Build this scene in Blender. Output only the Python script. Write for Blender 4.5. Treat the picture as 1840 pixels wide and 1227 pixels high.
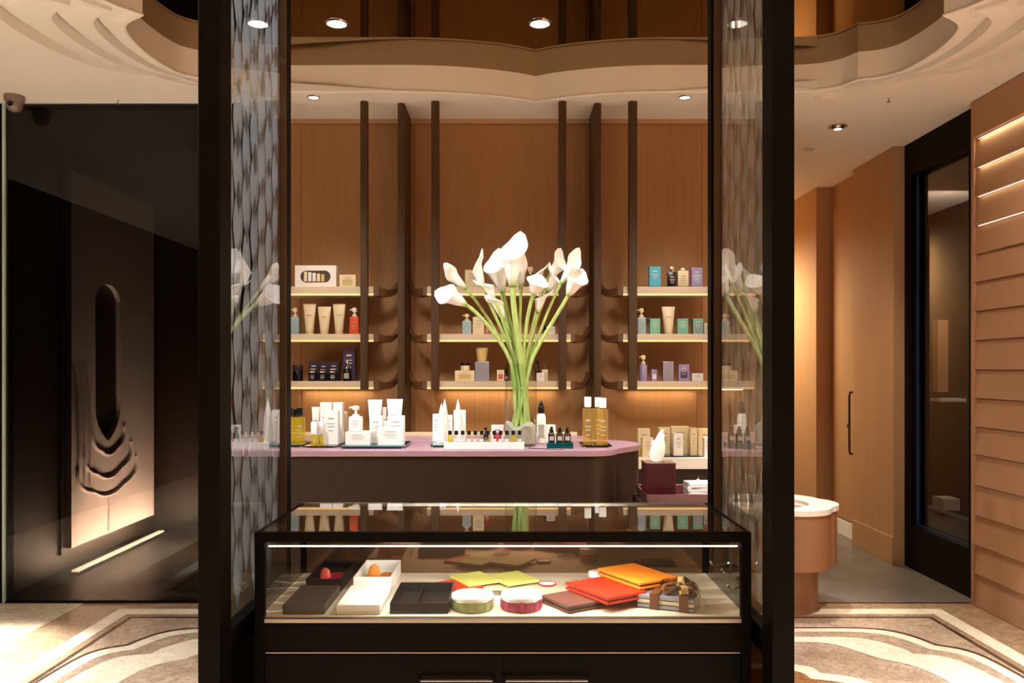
import bpy, bmesh, math, random
from math import pi, sin, cos, radians
from mathutils import Vector, Matrix
random.seed(7)
SC = bpy.context.scene
COL = SC.collection
for o in list(bpy.data.objects):
    bpy.data.objects.remove(o)

# ------------------------------------------------------------------ camera, world, lights, exposure
H = 1.4            # eye height
F = 1500.0         # focal length in photo pixels
CEIL = 2.99
cam = bpy.data.cameras.new('camera'); cam_o = bpy.data.objects.new('camera', cam); COL.objects.link(cam_o)
cam_o.location = (0, 0, H); cam_o.rotation_euler = (pi/2, 0, 0)
cam.sensor_width = 36; cam.lens = 36*F/1840; cam.shift_y = 49.5/1840; cam.clip_start = 0.02
SC.camera = cam_o
SC.view_settings.view_transform = 'Standard'; SC.view_settings.look = 'None'
SC.view_settings.gamma = 1; SC.view_settings.exposure = 0.0; SC.view_settings.use_curve_mapping = False
w = bpy.data.worlds.new('world'); SC.world = w; w.use_nodes = True
bg = w.node_tree.nodes['Background']; bg.inputs[0].default_value = (1, .86, .72, 1); bg.inputs[1].default_value = .05

def spot(name, loc, tgt, power, angle=50, blend=.6, col=(1,.86,.68), size=.04):
    l = bpy.data.lights.new(name, 'SPOT'); l.energy = power; l.color = col; l.spot_size = radians(angle)
    l.spot_blend = blend; l.shadow_soft_size = size
    o = bpy.data.objects.new(name, l); COL.objects.link(o); o.location = loc
    o.rotation_euler = (Vector(tgt)-Vector(loc)).to_track_quat('-Z', 'Y').to_euler()
    return o
def area(name, loc, rot, sx, sy, power, col=(1,.80,.52)):
    l = bpy.data.lights.new(name, 'AREA'); l.shape = 'RECTANGLE'; l.size = sx; l.size_y = sy; l.energy = power; l.color = col
    o = bpy.data.objects.new(name, l); COL.objects.link(o); o.location = loc; o.rotation_euler = rot
    return o
WARM = (1, .88, .72)
SOFT = (1, .93, .83)
# downlights in the mirrored recess
for x, tx in ((-.884, -.70), (.14, .05), (1.137, .55)):
    spot('spot_recess', (x, 4.21, 3.10), (tx, 3.25, 1.0), 120, 44, .7, SOFT, .05)
# added unseen spots in front, brightening counter, flowers and display wall
for x, tx in ((-.884, -.68), (.14, .02), (1.137, .60)):
    spot('fill_recess_front', (x, 2.2, 3.10), (tx, 3.2, 1.2), 130, 34, .7, SOFT, .08)
for x in (-.9, .14, 1.15):
    spot('fill_display', (x, 2.75, 3.10), (x*.95-.07, 5.0, 1.45), 220, 42, .8, SOFT, .30)  # added unseen spots that lift the fronts of shelves and products
# small downlights between recess and shelf wall
spot('spot_shelf_left', (-1.16, 4.86, 2.96), (-1.1, 5.10, 1.4), 40, 46, .8, SOFT)
spot('spot_shelf_right', (1.0, 4.86, 2.96), (1.0, 5.10, 1.4), 40, 46, .8, SOFT)
spot('spot_vanity', (1.55, 4.75, 2.96), (1.56, 4.9, .6), 230, 34, .6, SOFT)
spot('spot_corridor', (2.13, 5.46, 2.96), (2.1, 5.9, 0), 100, 80, .9, WARM)
spot('fill_corridor_far', (2.0, 8.0, 2.6), (2.0, 8.0, 0), 300, 165, 1.0, (1,.86,.60), .3)  # added fill, no fitting here; brightens the corridor and its ceiling
# floor spots
spot('spot_floor_left', (-2.8, 3.9, 2.96), (-2.72, 3.88, 0), 3200, 30, .9, (1,.96,.90))
spot('spot_floor_left_wide', (-2.0, 3.7, 2.96), (-2.0, 3.9, 0), 150, 70, .9, SOFT)
spot('spot_floor_right', (1.9, 3.5, 2.96), (1.75, 3.9, 0), 240, 60, .9, SOFT)
spot('spot_louvre', (2.1, 3.9, 2.96), (2.75, 4.6, 1.2), 40, 80, .9, WARM)
# added unseen spots in the shop front; their floor bounce brightens the ceiling
for x, y in ((-2.6, 2.2), (-2.7, .4), (2.2, 2.0), (2.3, .2), (-1.0, -.6), (1.0, -.6)):
    spot('fill_shop_floor', (x, y, 2.97), (x, y, 0), 1700, 88, .9, (1,.96,.90), .1)
spot('fill_screen_left', (-2.1, 1.9, 2.93), (-.60, 1.86, 1.5), 330, 90, .8, (.95,.97,1))  # added unseen spot that brightens the scales of the left screen
spot('fill_screen_right', (1.9, 1.9, 2.93), (.55, 1.86, 1.4), 130, 90, .8, (1,.9,.8))  # added too, a weaker lift for the right scales
# under the lowest shelves
for x, L in ((-1.1,.42), (-.08,.7), (.95,.42)):
    area('shelf_led', (x, 5.27, 1.27), (radians(-8), 0, 0), L, .05, 1.0*L/.5, (1,.82,.52))
# case LED
area('case_led', (.0, 1.746, 1.018), (radians(38), 0, 0), .60, .010, 2.7, (1,.94,.85))
# light strip under the carved panel in the left room
area('panel_uplight', (-2.84, 6.42, .05), (0, radians(158), 0), .05, 1.35, 250, (.88,.92,1))

# ------------------------------------------------------------------ materials
def lin(c):
    return tuple((v/255/12.92 if v/255 <= .04045 else ((v/255+.055)/1.055)**2.4) for v in c)
def mat(name, rgb, rough=.5, metal=0, spec=.5, var=.06, scale=18, bump=0, coat=0, stretch=None, trans=0, ior=1.45):
    m = bpy.data.materials.new(name); m.use_nodes = True; nt = m.node_tree; N = nt.nodes
    b = N['Principled BSDF']; b.inputs['Roughness'].default_value = rough; b.inputs['Metallic'].default_value = metal
    b.inputs['Specular IOR Level'].default_value = spec; b.inputs['Coat Weight'].default_value = coat
    b.inputs['Transmission Weight'].default_value = trans; b.inputs['IOR'].default_value = ior
    c = lin(rgb)
    tc = N.new('ShaderNodeTexCoord'); mp = N.new('ShaderNodeMapping'); nt.links.new(tc.outputs['Object'], mp.inputs[0])
    if stretch: mp.inputs['Scale'].default_value = stretch
    n = N.new('ShaderNodeTexNoise'); n.inputs['Scale'].default_value = scale; n.inputs['Detail'].default_value = 4
    nt.links.new(mp.outputs[0], n.inputs['Vector'])
    r = N.new('ShaderNodeValToRGB')
    r.color_ramp.elements[0].position = .3; r.color_ramp.elements[1].position = .7
    r.color_ramp.elements[0].color = (*[v*(1-var) for v in c], 1); r.color_ramp.elements[1].color = (*[min(1, v*(1+var)) for v in c], 1)
    nt.links.new(n.outputs[0], r.inputs[0]); nt.links.new(r.outputs[0], b.inputs['Base Color'])
    if bump:
        bp = N.new('ShaderNodeBump'); bp.inputs['Strength'].default_value = bump; bp.inputs['Distance'].default_value = .004
        nt.links.new(n.outputs[0], bp.inputs['Height']); nt.links.new(bp.outputs[0], b.inputs['Normal'])
    return m
def emit(name, rgb, s):
    m = bpy.data.materials.new(name); m.use_nodes = True; b = m.node_tree.nodes['Principled BSDF']
    b.inputs['Base Color'].default_value = (*lin(rgb), 1); b.inputs['Emission Color'].default_value = (*lin(rgb), 1); b.inputs['Emission Strength'].default_value = s
    return m
def glass(name, tint=(255,255,255), ior=1.45, body=None, bodyfac=0, rough=0.0):
    """thin clear pane: tinted see-through plus a fresnel reflection, optionally some milky body"""
    m = bpy.data.materials.new(name); m.use_nodes = True; nt = m.node_tree; N = nt.nodes
    N.remove(N['Principled BSDF']); out = N['Material Output']
    t = N.new('ShaderNodeBsdfTransparent'); t.inputs[0].default_value = (*lin(tint), 1)
    g = N.new('ShaderNodeBsdfGlossy'); g.inputs['Roughness'].default_value = rough; g.inputs[0].default_value = (1,1,1,1)
    fr = N.new('ShaderNodeFresnel'); fr.inputs[0].default_value = ior
    # a straight-through thin pane: reflect on the entering side only
    ge = N.new('ShaderNodeNewGeometry'); inv = N.new('ShaderNodeMath'); inv.operation = 'SUBTRACT'; inv.inputs[0].default_value = 1
    nt.links.new(ge.outputs['Backfacing'], inv.inputs[1]); mul = N.new('ShaderNodeMath'); mul.operation = 'MULTIPLY'
    nt.links.new(fr.outputs[0], mul.inputs[0]); nt.links.new(inv.outputs[0], mul.inputs[1])
    mx = N.new('ShaderNodeMixShader'); nt.links.new(mul.outputs[0], mx.inputs[0])
    src = t
    if bodyfac:
        d = N.new('ShaderNodeBsdfDiffuse'); d.inputs[0].default_value = (*lin(body), 1)
        tr = N.new('ShaderNodeBsdfTranslucent'); tr.inputs[0].default_value = (*lin(body), 1)
        ad = N.new('ShaderNodeMixShader'); ad.inputs[0].default_value = .5
        nt.links.new(d.outputs[0], ad.inputs[1]); nt.links.new(tr.outputs[0], ad.inputs[2])
        mb = N.new('ShaderNodeMixShader'); mb.inputs[0].default_value = bodyfac
        nt.links.new(t.outputs[0], mb.inputs[1]); nt.links.new(ad.outputs[0], mb.inputs[2]); src = mb
    nt.links.new(src.outputs[0], mx.inputs[1]); nt.links.new(g.outputs[0], mx.inputs[2])
    nt.links.new(mx.outputs[0], out.inputs[0])
    return m
def marble(name, a, b, vein, scale=3.0, rough=.18, veinw=.06):
    m = bpy.data.materials.new(name); m.use_nodes = True; nt = m.node_tree; N = nt.nodes; B = N['Principled BSDF']
    B.inputs['Roughness'].default_value = rough
    tc = N.new('ShaderNodeTexCoord')
    n1 = N.new('ShaderNodeTexNoise'); n1.inputs['Scale'].default_value = scale; n1.inputs['Detail'].default_value = 8; n1.inputs['Distortion'].default_value = 1.2
    r1 = N.new('ShaderNodeValToRGB'); r1.color_ramp.elements[0].position = .35; r1.color_ramp.elements[1].position = .65
    r1.color_ramp.elements[0].color = (*lin(a), 1); r1.color_ramp.elements[1].color = (*lin(b), 1)
    n2 = N.new('ShaderNodeTexNoise'); n2.inputs['Scale'].default_value = scale*1.7; n2.inputs['Detail'].default_value = 6; n2.inputs['Distortion'].default_value = 2.5
    r2 = N.new('ShaderNodeValToRGB'); e = r2.color_ramp.elements
    e[0].position = .5-veinw; e[0].color = (0,0,0,1); e[1].position = .5; e[1].color = (.75,.75,.75,1)
    e2 = e.new(.5+veinw); e2.color = (0,0,0,1)
    mx = N.new('ShaderNodeMixRGB'); mx.inputs[2].default_value = (*lin(vein), 1)
    for nn in (n1, n2): nt.links.new(tc.outputs['Object'], nn.inputs['Vector'])
    nt.links.new(n1.outputs[0], r1.inputs[0]); nt.links.new(n2.outputs[0], r2.inputs[0])
    nt.links.new(r2.outputs[0], mx.inputs[0]); nt.links.new(r1.outputs[0], mx.inputs[1]); nt.links.new(mx.outputs[0], B.inputs['Base Color'])
    return m

M = {}
M['wall_wood'] = mat('wall_wood', (158,114,74), .55, spec=.3, var=.09, scale=9, stretch=(6,6,.25))
M['warm_panel'] = mat('warm_panel', (178,138,98), .55, var=.05, scale=6, stretch=(5,5,.3))
M['louvre'] = mat('louvre', (172,130,98), .6, var=.04, scale=5)
M['bronze'] = mat('bronze', (74,52,30), .5, spec=.3, metal=0, var=.12, scale=14, stretch=(8,8,.2))
M['dark_frame'] = mat('dark_frame', (11,8,6), .5, spec=.08, var=.12, scale=10, stretch=(6,6,.3))
M['dark_wood'] = mat('dark_wood', (12,9,7), .42, spec=.08, var=.15, scale=10, stretch=(.4,6,6))
M['counter_wood'] = mat('counter_wood', (44,31,22), .4, spec=.3, var=.10, scale=12, stretch=(6,6,.3))
M['purple_top'] = mat('purple_top', (150,118,132), .35, var=.05, scale=40, bump=.05)
M['plaster'] = mat('plaster', (232,222,210), .8, var=.02, scale=4)
M['ceiling'] = mat('ceiling_paint', (234,228,220), .8, var=.02, scale=3)
M['shelf'] = mat('shelf_metal', (206,186,160), .45, metal=0, var=.05, scale=20, stretch=(.3,6,6))
M['led'] = emit('led_lip', (255,208,140), .62)
M['led_white'] = emit('led_white', (255,236,214), 2.2)
M['strip_white'] = emit('strip_white', (255,246,240), 30)
M['lamp'] = emit('lamp_lens', (255,240,220), 9)
M['lamp_dim'] = emit('lamp_lens_small', (255,238,215), 2.0)
M['chrome'] = mat('chrome', (205,203,200), .16, metal=1, var=.02)
M['steel'] = mat('brushed_steel', (170,165,158), .3, metal=1, var=.05, scale=30)
M['white'] = mat('white_card', (236,232,226), .5, var=.02)
M['white_gloss'] = mat('white_gloss', (240,238,234), .22, var=.01, coat=.3)
M['cream'] = mat('cream_card', (226,208,168), .5, var=.03)
M['cream_tube'] = mat('cream_tube', (232,214,178), .35, var=.03)
M['gold_card'] = mat('pale_gold_card', (206,180,110), .4, var=.04)
M['print'] = mat('grey_print', (168,160,154), .6, var=.02)
M['print_light'] = mat('light_print', (220,214,210), .5, var=.02)
M['black'] = mat('black_gloss', (22,19,19), .22, var=.1)
M['black_box'] = mat('black_box', (15,13,13), .42, var=.1)
M['brown_box'] = mat('dark_brown_box', (66,55,47), .5, var=.06)
M['purple'] = mat('deep_purple', (70,52,86), .4, var=.06)
M['dark_purple'] = mat('dark_plum', (48,36,56), .4, var=.06)
M['lilac'] = mat('lilac', (158,140,188), .4, var=.05)
M['blue'] = mat('turquoise_card', (72,178,202), .45, var=.06)
M['mint'] = mat('mint_card', (126,190,164), .45, var=.05)
M['silver_card'] = mat('silver_card', (168,166,182), .3, metal=.4, var=.05)
M['orange_liq'] = mat('orange_gel', (232,92,42), .2, var=.06, coat=.4)
M['blue_liq'] = mat('pale_blue_gel', (160,190,196), .2, var=.05, coat=.4)
M['yellow_liq'] = glass('yellow_oil', (250,240,150), 1.3, (236,218,90), .24)
M['amber_liq'] = glass('amber_oil', (250,236,188), 1.3, (238,208,132), .20)
M['amber_glass'] = mat('amber_dropper_glass', (46,22,12), .12, var=.1, coat=.5)
M['clear'] = glass('clear_glass', (246,248,246), 1.4)
M['pane'] = glass('display_pane', (240,243,240), 1.95)
M['tinted_pane'] = glass('bronze_tinted_pane', (120,107,94), 1.33)
M['door_pane'] = glass('clear_door_pane', (222,216,210), 1.4)
M['scale_glass'] = glass('etched_scale_glass', (205,205,208), 1.2, (184,186,194), .70, .15)
M['scale_glass_clear'] = glass('etched_scale_glass_clear', (225,220,216), 1.2, (170,164,160), .48, .15)
M['teal_glass'] = glass('teal_glass', (70,150,150), 1.5, (10,110,120), .55)
M['dark_glass'] = glass('smoked_glass', (70,80,80), 1.5, (20,30,30), .5)
M['green_glass'] = glass('green_glass', (60,130,90), 1.5, (10,80,50), .55)
M['vase'] = glass('vase_glass', (236,242,234), 1.6)
M['sand'] = mat('pale_sand', (168,158,150), .9, var=.12, scale=60, bump=.3)
M['leather_red'] = mat('red_leather', (214,38,16), .45, var=.06, scale=60, bump=.06)
M['leather_orange'] = mat('orange_leather', (230,124,26), .45, var=.06, scale=60, bump=.06)
M['leather_brown'] = mat('brown_leather', (96,58,48), .5, var=.08, scale=60, bump=.06)
M['lime'] = mat('lime_leather', (214,216,112), .5, var=.04, scale=60, bump=.05)
M['magenta'] = mat('magenta_leather', (168,58,92), .4, var=.07, scale=50, bump=.05)
M['sage'] = mat('sage_leather', (150,160,104), .4, var=.06, scale=50, bump=.05)
M['ribbon'] = mat('brown_satin', (104,62,36), .3, var=.12, scale=30)
M['ribbon_gold'] = mat('gold_satin', (206,170,110), .3, var=.1, scale=30)
M['pink'] = mat('coral_pink', (226,84,78), .4, var=.06)
M['red'] = mat('crimson', (186,30,44), .4, var=.06)
M['orange_soft'] = mat('soft_orange', (226,140,60), .5, var=.06)
M['burgundy'] = mat('burgundy_lacquer', (66,26,30), .22, var=.08, coat=.4)
M['tray_red'] = mat('burgundy_tray', (92,36,50), .22, var=.08, coat=.4)
M['tissue'] = mat('white_tissue', (246,244,240), .9, var=.01)
M['deck'] = mat('case_deck', (214,198,178), .6, var=.03, scale=60)
M['back_mirror'] = mat('bronze_back_mirror', (120,92,70), .06, metal=.75, var=.02)
M['mirror'] = mat('dark_bronze_mirror', (138,112,66), .015, metal=1, var=.01)
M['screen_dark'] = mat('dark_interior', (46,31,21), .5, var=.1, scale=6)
M['horn'] = mat('horn_veneer', (104,68,40), .5, var=.1, scale=10)
M['relief'] = mat('white_relief_plaster', (224,212,208), .8, var=.03, scale=10)
M['grey_carpet'] = mat('grey_stone_floor', (98,90,82), .35, var=.18, scale=5)
M['camera_grey'] = mat('camera_housing', (120,104,96), .4, var=.05)
M['fl_brown'] = marble('brown_marble', (150,124,98), (172,144,116), (128,102,82), 5)
M['fl_mid'] = marble('rose_beige_marble', (166,144,124), (190,168,148), (134,112,96), 6)
M['fl_beige'] = marble('beige_marble', (206,188,160), (222,206,182), (180,158,132), 4)
M['fl_white'] = marble('cream_marble', (224,212,190), (240,230,212), (196,182,160), 4, veinw=.03)
M['fl_line'] = marble('dark_line_marble', (70,52,42), (92,70,56), (50,40,32), 8)
M['fl_core'] = marble('golden_brown_marble', (140,96,58), (164,118,76), (90,62,40), 6)
M['vanity_top'] = mat('white_stone_top', (240,234,226), .2, var=.03, scale=8)
M['vanity_body'] = mat('tan_vanity_veneer', (146,102,70), .4, var=.06, scale=8, stretch=(5,5,.3))
M['stem'] = mat('calla_stem', (166,188,108), .4, var=.18, scale=30, stretch=(3,3,.6))
M['spadix'] = mat('spadix', (226,190,60), .6, var=.1, scale=80)
def calla_mat():
    m = bpy.data.materials.new('calla_spathe'); m.use_nodes = True; nt = m.node_tree; b = nt.nodes['Principled BSDF']
    a = nt.nodes.new('ShaderNodeAttribute'); a.attribute_name = 'along'
    r = nt.nodes.new('ShaderNodeValToRGB'); r.color_ramp.elements[0].position = .02; r.color_ramp.elements[1].position = .36
    r.color_ramp.elements[0].color = (*lin((140,172,74)), 1); r.color_ramp.elements[1].color = (*lin((244,240,234)), 1)
    nt.links.new(a.outputs['Fac'], r.inputs[0]); nt.links.new(r.outputs[0], b.inputs['Base Color'])
    b.inputs['Roughness'].default_value = .45; b.inputs['Subsurface Weight'].default_value = .0
    return m
M['calla'] = calla_mat()

# ------------------------------------------------------------------ mesh helpers
U = 1.0            # scale about the eye point of what is being built (foreground furniture is shrunk toward the camera)
def eye_scaled(p): return (p[0]*U, p[1]*U, H+(p[2]-H)*U)
FZ = H-H/.77; CZ = H+(CEIL-H)/.77      # floor and ceiling level before the furniture is shrunk toward the camera
class MB:
    def __init__(s): s.bm = bmesh.new(); s.attr = None
    def box(s, x0, x1, y0, y1, z0, z1, bev=0, seg=2, mtx=None):
        r = bmesh.ops.create_cube(s.bm, size=1); vs = r['verts']
        for v in vs:
            v.co = Vector(((x0+x1)/2+v.co.x*(x1-x0), (y0+y1)/2+v.co.y*(y1-y0), (z0+z1)/2+v.co.z*(z1-z0)))
        if bev:
            es = list({e for v in vs for e in v.link_edges})
            rr = bmesh.ops.bevel(s.bm, geom=es, offset=bev, segments=seg, profile=.6, affect='EDGES')
            vs = list({v for f in rr['faces'] for v in f.verts} | {v for v in vs if v.is_valid})
        if mtx is not None:
            for v in vs: v.co = mtx @ v.co
        return s
    def prism(s, poly, z0, z1, bev=0, mtx=None):
        n = len(poly)
        a = [s.bm.verts.new((x, y, z0)) for x, y in poly]; b = [s.bm.verts.new((x, y, z1)) for x, y in poly]
        f = [s.bm.faces.new(a[::-1]), s.bm.faces.new(b)]
        for i in range(n): f.append(s.bm.faces.new((a[i], a[(i+1)%n], b[(i+1)%n], b[i])))
        vs = a+b
        if bev:
            es = list(f[1].edges)+list(f[0].edges)
            rr = bmesh.ops.bevel(s.bm, geom=es, offset=bev, segments=2, profile=.6, affect='EDGES')
            vs = list({v for q in rr['faces'] for v in q.verts} | {v for v in vs if v.is_valid})
        if mtx is not None:
            for v in vs: v.co = mtx @ v.co
        return s
    def lathe(s, prof, cx=0, cy=0, seg=20, sx=1, sy=1, cap=True, mtx=None):
        rings = []
        for r, z in prof:
            rings.append([s.bm.verts.new((cx+r*sx*cos(2*pi*i/seg), cy+r*sy*sin(2*pi*i/seg), z)) for i in range(seg)])
        for a, b in zip(rings, rings[1:]):
            for i in range(seg): s.bm.faces.new((a[i], a[(i+1)%seg], b[(i+1)%seg], b[i]))
        if cap:
            s.bm.faces.new(rings[0][::-1]); s.bm.faces.new(rings[-1])
        if mtx is not None:
            for rg in rings:
                for v in rg: v.co = mtx @ v.co
        return s
    def tube(s, pts, rad, seg=8):
        pts = [Vector(p) for p in pts]; n = len(pts)
        rad = rad if isinstance(rad, (list, tuple)) else [rad]*n
        rings = []; up = Vector((0, 0, 1))
        t0 = (pts[1]-pts[0]).normalized()
        nrm = t0.cross(Vector((0,1,0)) if abs(t0.y) < .9 else Vector((1,0,0))).normalized()
        for i, p in enumerate(pts):
            t = (pts[min(i+1, n-1)]-pts[max(i-1, 0)]).normalized()
            nrm = (nrm - t*nrm.dot(t)).normalized(); bn = t.cross(nrm)
            rings.append([s.bm.verts.new(p+(nrm*cos(2*pi*k/seg)+bn*sin(2*pi*k/seg))*rad[i]) for k in range(seg)])
        for a, b in zip(rings, rings[1:]):
            for i in range(seg): s.bm.faces.new((a[i], a[(i+1)%seg], b[(i+1)%seg], b[i]))
        s.bm.faces.new(rings[0][::-1]); s.bm.faces.new(rings[-1])
        return s
    def loft(s, sections, cap=True):
        rings = [[s.bm.verts.new(p) for p in sec] for sec in sections]; k = len(rings[0])
        for a, b in zip(rings, rings[1:]):
            for i in range(k): s.bm.faces.new((a[i], a[(i+1)%k], b[(i+1)%k], b[i]))
        if cap: s.bm.faces.new(rings[0][::-1]); s.bm.faces.new(rings[-1])
        return s
    def build(s, name, m, parent=None, loc=None, rot=None, smooth=False, kind=None):
        bmesh.ops.recalc_face_normals(s.bm, faces=s.bm.faces)
        if U != 1:
            for v in s.bm.verts: v.co *= U
            if loc is not None: loc = eye_scaled(loc) if parent is None else Vector(loc)*U
        me = bpy.data.meshes.new(name); s.bm.to_mesh(me); s.bm.free()
        me.materials.append(M[m] if isinstance(m, str) else m)
        if smooth:
            for p in me.polygons: p.use_smooth = True
            try: me.set_sharp_from_angle(angle=radians(40))
            except Exception: pass
        o = bpy.data.objects.new(name, me); COL.objects.link(o)
        if parent: o.parent = parent
        if loc is not None: o.location = loc
        if rot is not None: o.rotation_euler = rot
        if kind: o['kind'] = kind
        return o
def thing(name, label, cat, loc=(0,0,0), rz=0, group=None):
    o = bpy.data.objects.new(name, None); COL.objects.link(o); o.location = eye_scaled(loc); o.rotation_euler = (0, 0, rz); o.empty_display_size = .05
    o['label'] = label; o['category'] = cat
    if group: o['group'] = group
    return o
def tag(o, label, cat, group=None):
    o['label'] = label; o['category'] = cat
    if group: o['group'] = group
    return o
def struct(name): 
    o = bpy.data.objects.new(name, None); COL.objects.link(o); o['kind'] = 'structure'; return o
def X(px, d): return (px-920)*d/F
def Z(py, d): return H+(663-py)*d/F
def smoothline(pts, n=6):
    """Catmull-Rom through pts"""
    out = []
    P = [Vector(p) for p in pts]
    for i in range(len(P)-1):
        p0 = P[max(i-1, 0)]; p1 = P[i]; p2 = P[i+1]; p3 = P[min(i+2, len(P)-1)]
        for k in range(n):
            t = k/n
            out.append(.5*((2*p1)+(-p0+p2)*t+(2*p0-5*p1+4*p2-p3)*t*t+(-p0+3*p1-3*p2+p3)*t**3))
    out.append(P[-1]); return out

# ------------------------------------------------------------------ floor
fl = MB().box(-4.3, 4.3, -2.6, 5.0, -.06, 0).build('floor', 'fl_brown', kind='structure')
MB().box(-4.2, 4.2, 5.0, 10.0, -.06, 0).build('floor_slab', 'grey_carpet', fl)
XC = .10
def half_to_full(segs, xc):
    """segs: list of arcs (lists of (u,d)) from the back centre to the front on the right; returns closed polyline list"""
    r = []
    for sg in segs:
        s = smoothline([(a, b, 0) for a, b in sg], 6)
        r += s if not r else s[1:]
    right = [(xc+p.x, p.y) for p in r]; left = [(xc-p.x, p.y) for p in r][::-1]
    return left[:-1]+right      # open polyline from front left round the back to front right
def strip(mb, a, b, z0, z1):
    va = [mb.bm.verts.new((x, y, z1)) for x, y in a]; vb = [mb.bm.verts.new((x, y, z1)) for x, y in b]
    for i in range(len(va)-1): mb.bm.faces.new((va[i], va[i+1], vb[i+1], vb[i]))
    return mb
def offs(poly, k, xc=XC, dc=2.2):
    return [(xc+(x-xc)*(1+k/abs(max(.6, abs(x-xc)))), dc+(y-dc)*(1+k/max(.6, abs(y-dc)))) for x, y in poly]
# beige field outside the brown border on the left
MB().box(-4.2, -2.56, -2.5, 4.99, 0, .0012).build('floor_border', 'fl_beige', fl)
# mid field inside the straight border
MB().box(-2.16, 2.37, .2, 4.72, 0, .0010).build('floor_field', 'fl_mid', fl)
mb = MB()
mb.box(-2.29, -2.20, .2, 4.87, 0, .0016); mb.box(2.41, 2.50, .2, 4.87, 0, .0016); mb.box(-2.20, 2.41, 4.77, 4.87, 0, .0016)
mb.build('floor_inlay', 'fl_white', fl)
mb = MB()
mb.box(-2.16, -2.135, .2, 4.715, 0, .0018); mb.box(2.345, 2.37, .2, 4.715, 0, .0018); mb.box(-2.135, 2.345, 4.69, 4.715, 0, .0018)
mb.build('floor_inlay', 'fl_line', fl)
L1 = half_to_full([[(0,4.49),(.8,4.50),(1.42,4.50),(1.80,4.49),(1.96,4.40),(2.04,4.22)], [(2.04,4.22),(2.14,4.15),(2.19,4.02),(2.21,3.7),(2.2,3.3),(2.14,3.0)], [(2.14,3.0),(2.19,2.6),(2.1,2.0),(1.9,1.6),(1.4,1.3)]], XC)
strip(MB(), L1, offs(L1, -.055), 0, .0022).build('floor_inlay', 'fl_white', fl)
strip(MB(), offs(L1, .022), offs(L1, .006), 0, .0021).build('floor_inlay', 'fl_line', fl)
B2 = half_to_full([[(0,4.34),(.8,4.36),(1.38,4.36),(1.70,4.34),(1.84,4.20),(1.87,4.10)], [(1.87,4.10),(2.02,4.04),(2.09,3.8),(2.10,3.4),(2.04,3.0)], [(2.04,3.0),(2.06,2.6),(1.96,2.0),(1.7,1.6),(1.2,1.4)]], XC)
B2i = half_to_full([[(0,4.26),(.8,4.28),(1.35,4.28),(1.53,4.24),(1.62,4.12),(1.68,4.03)], [(1.68,4.03),(1.80,3.92),(1.86,3.7),(1.88,3.4),(1.84,3.0)], [(1.84,3.0),(1.84,2.6),(1.74,2.0),(1.5,1.7),(1.0,1.5)]], XC)
strip(MB(), B2, B2i, 0, .0024).build('floor_inlay', 'fl_white', fl)
B3 = half_to_full([[(0,3.9),(.7,3.98),(1.24,3.95),(1.32,3.84)], [(1.32,3.84),(1.48,3.76),(1.58,3.5),(1.55,3.0)], [(1.55,3.0),(1.5,2.4),(1.2,1.9),(.8,1.8)]], XC)
strip(MB(), B3, offs(B3, -.07), 0, .0024).build('floor_inlay', 'fl_white', fl)
mb = MB(); core = offs(B3, -.07)
mb.bm.faces.new([mb.bm.verts.new((x, y, .0023)) for x, y in core]); mb.build('floor_field', 'fl_core', fl)
MB().box(-4.2, 4.2, 4.985, 5.005, 0, .003).build('floor_threshold', 'fl_line', fl)

# ------------------------------------------------------------------ ceiling with scalloped recess
CX = .14
RS = [[(0,4.97),(.12,4.905),(.34,4.835),(.62,4.79),(1.0,4.785),(1.38,4.79),(1.58,4.765),(1.70,4.70),(1.76,4.585)],
      [(1.76,4.585),(1.87,4.55),(1.95,4.44),(1.985,4.15),(1.94,3.88),(1.80,3.75)],
      [(1.80,3.75),(1.88,3.64),(1.94,3.45),(1.95,3.2),(1.94,2.95),(1.88,2.76),(1.80,2.65)],
      [(1.80,2.65),(1.94,2.5),(1.985,2.25),(1.95,1.96),(1.87,1.85),(1.76,1.815)],
      [(1.76,1.815),(1.70,1.70),(1.58,1.635),(1.38,1.61),(1.0,1.615),(.62,1.61),(.34,1.565),(.12,1.495),(0,1.43)]]
def ring(e):
    full = []
    for sg in RS:
        s = smoothline([(a, b, 0) for a, b in sg], 8)
        full += s if not full else s[1:]
    pts = [(p.x, p.y) for p in full]
    pts = pts[:-1]+[(-x, y) for x, y in pts[::-1]][:-1]
    out = []
    for x, y in pts:
        a = math.atan2(x, y-3.2)      # 0 at the back
        wgt = min(1, max(0, (abs(sin(a))-.35)/.6))**1.2
        # later petal layers carry their cusps further round
        k = 1+e*wgt/1.97
        yy = 3.2+(y-3.2)*(1+.30*e*wgt/1.6)-math.copysign(.42*e*wgt, y-3.2)*min(1, abs(y-3.2)/.4)
        out.append((CX+x*k, yy))
    return out
ceil = struct('ceiling')
R0 = ring(0); RK = [ring(.13), ring(.30), ring(.52)]
n = len(R0)
# flat ceiling around the outermost petal layer
mb = MB(); bm = mb.bm
inner = [bm.verts.new((x, y, CEIL)) for x, y in RK[2]]
outer = [bm.verts.new(c) for c in ((-4.3,-2.6,CEIL),(4.4,-2.6,CEIL),(4.4,10,CEIL),(-4.3,10,CEIL))]
es = [bm.edges.new((inner[i], inner[(i+1)%n])) for i in range(n)]+[bm.edges.new((outer[i], outer[(i+1)%4])) for i in range(4)]
bmesh.ops.triangle_fill(bm, use_beauty=True, edges=es)
mb.build('ceiling_panel', 'ceiling', ceil)
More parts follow.
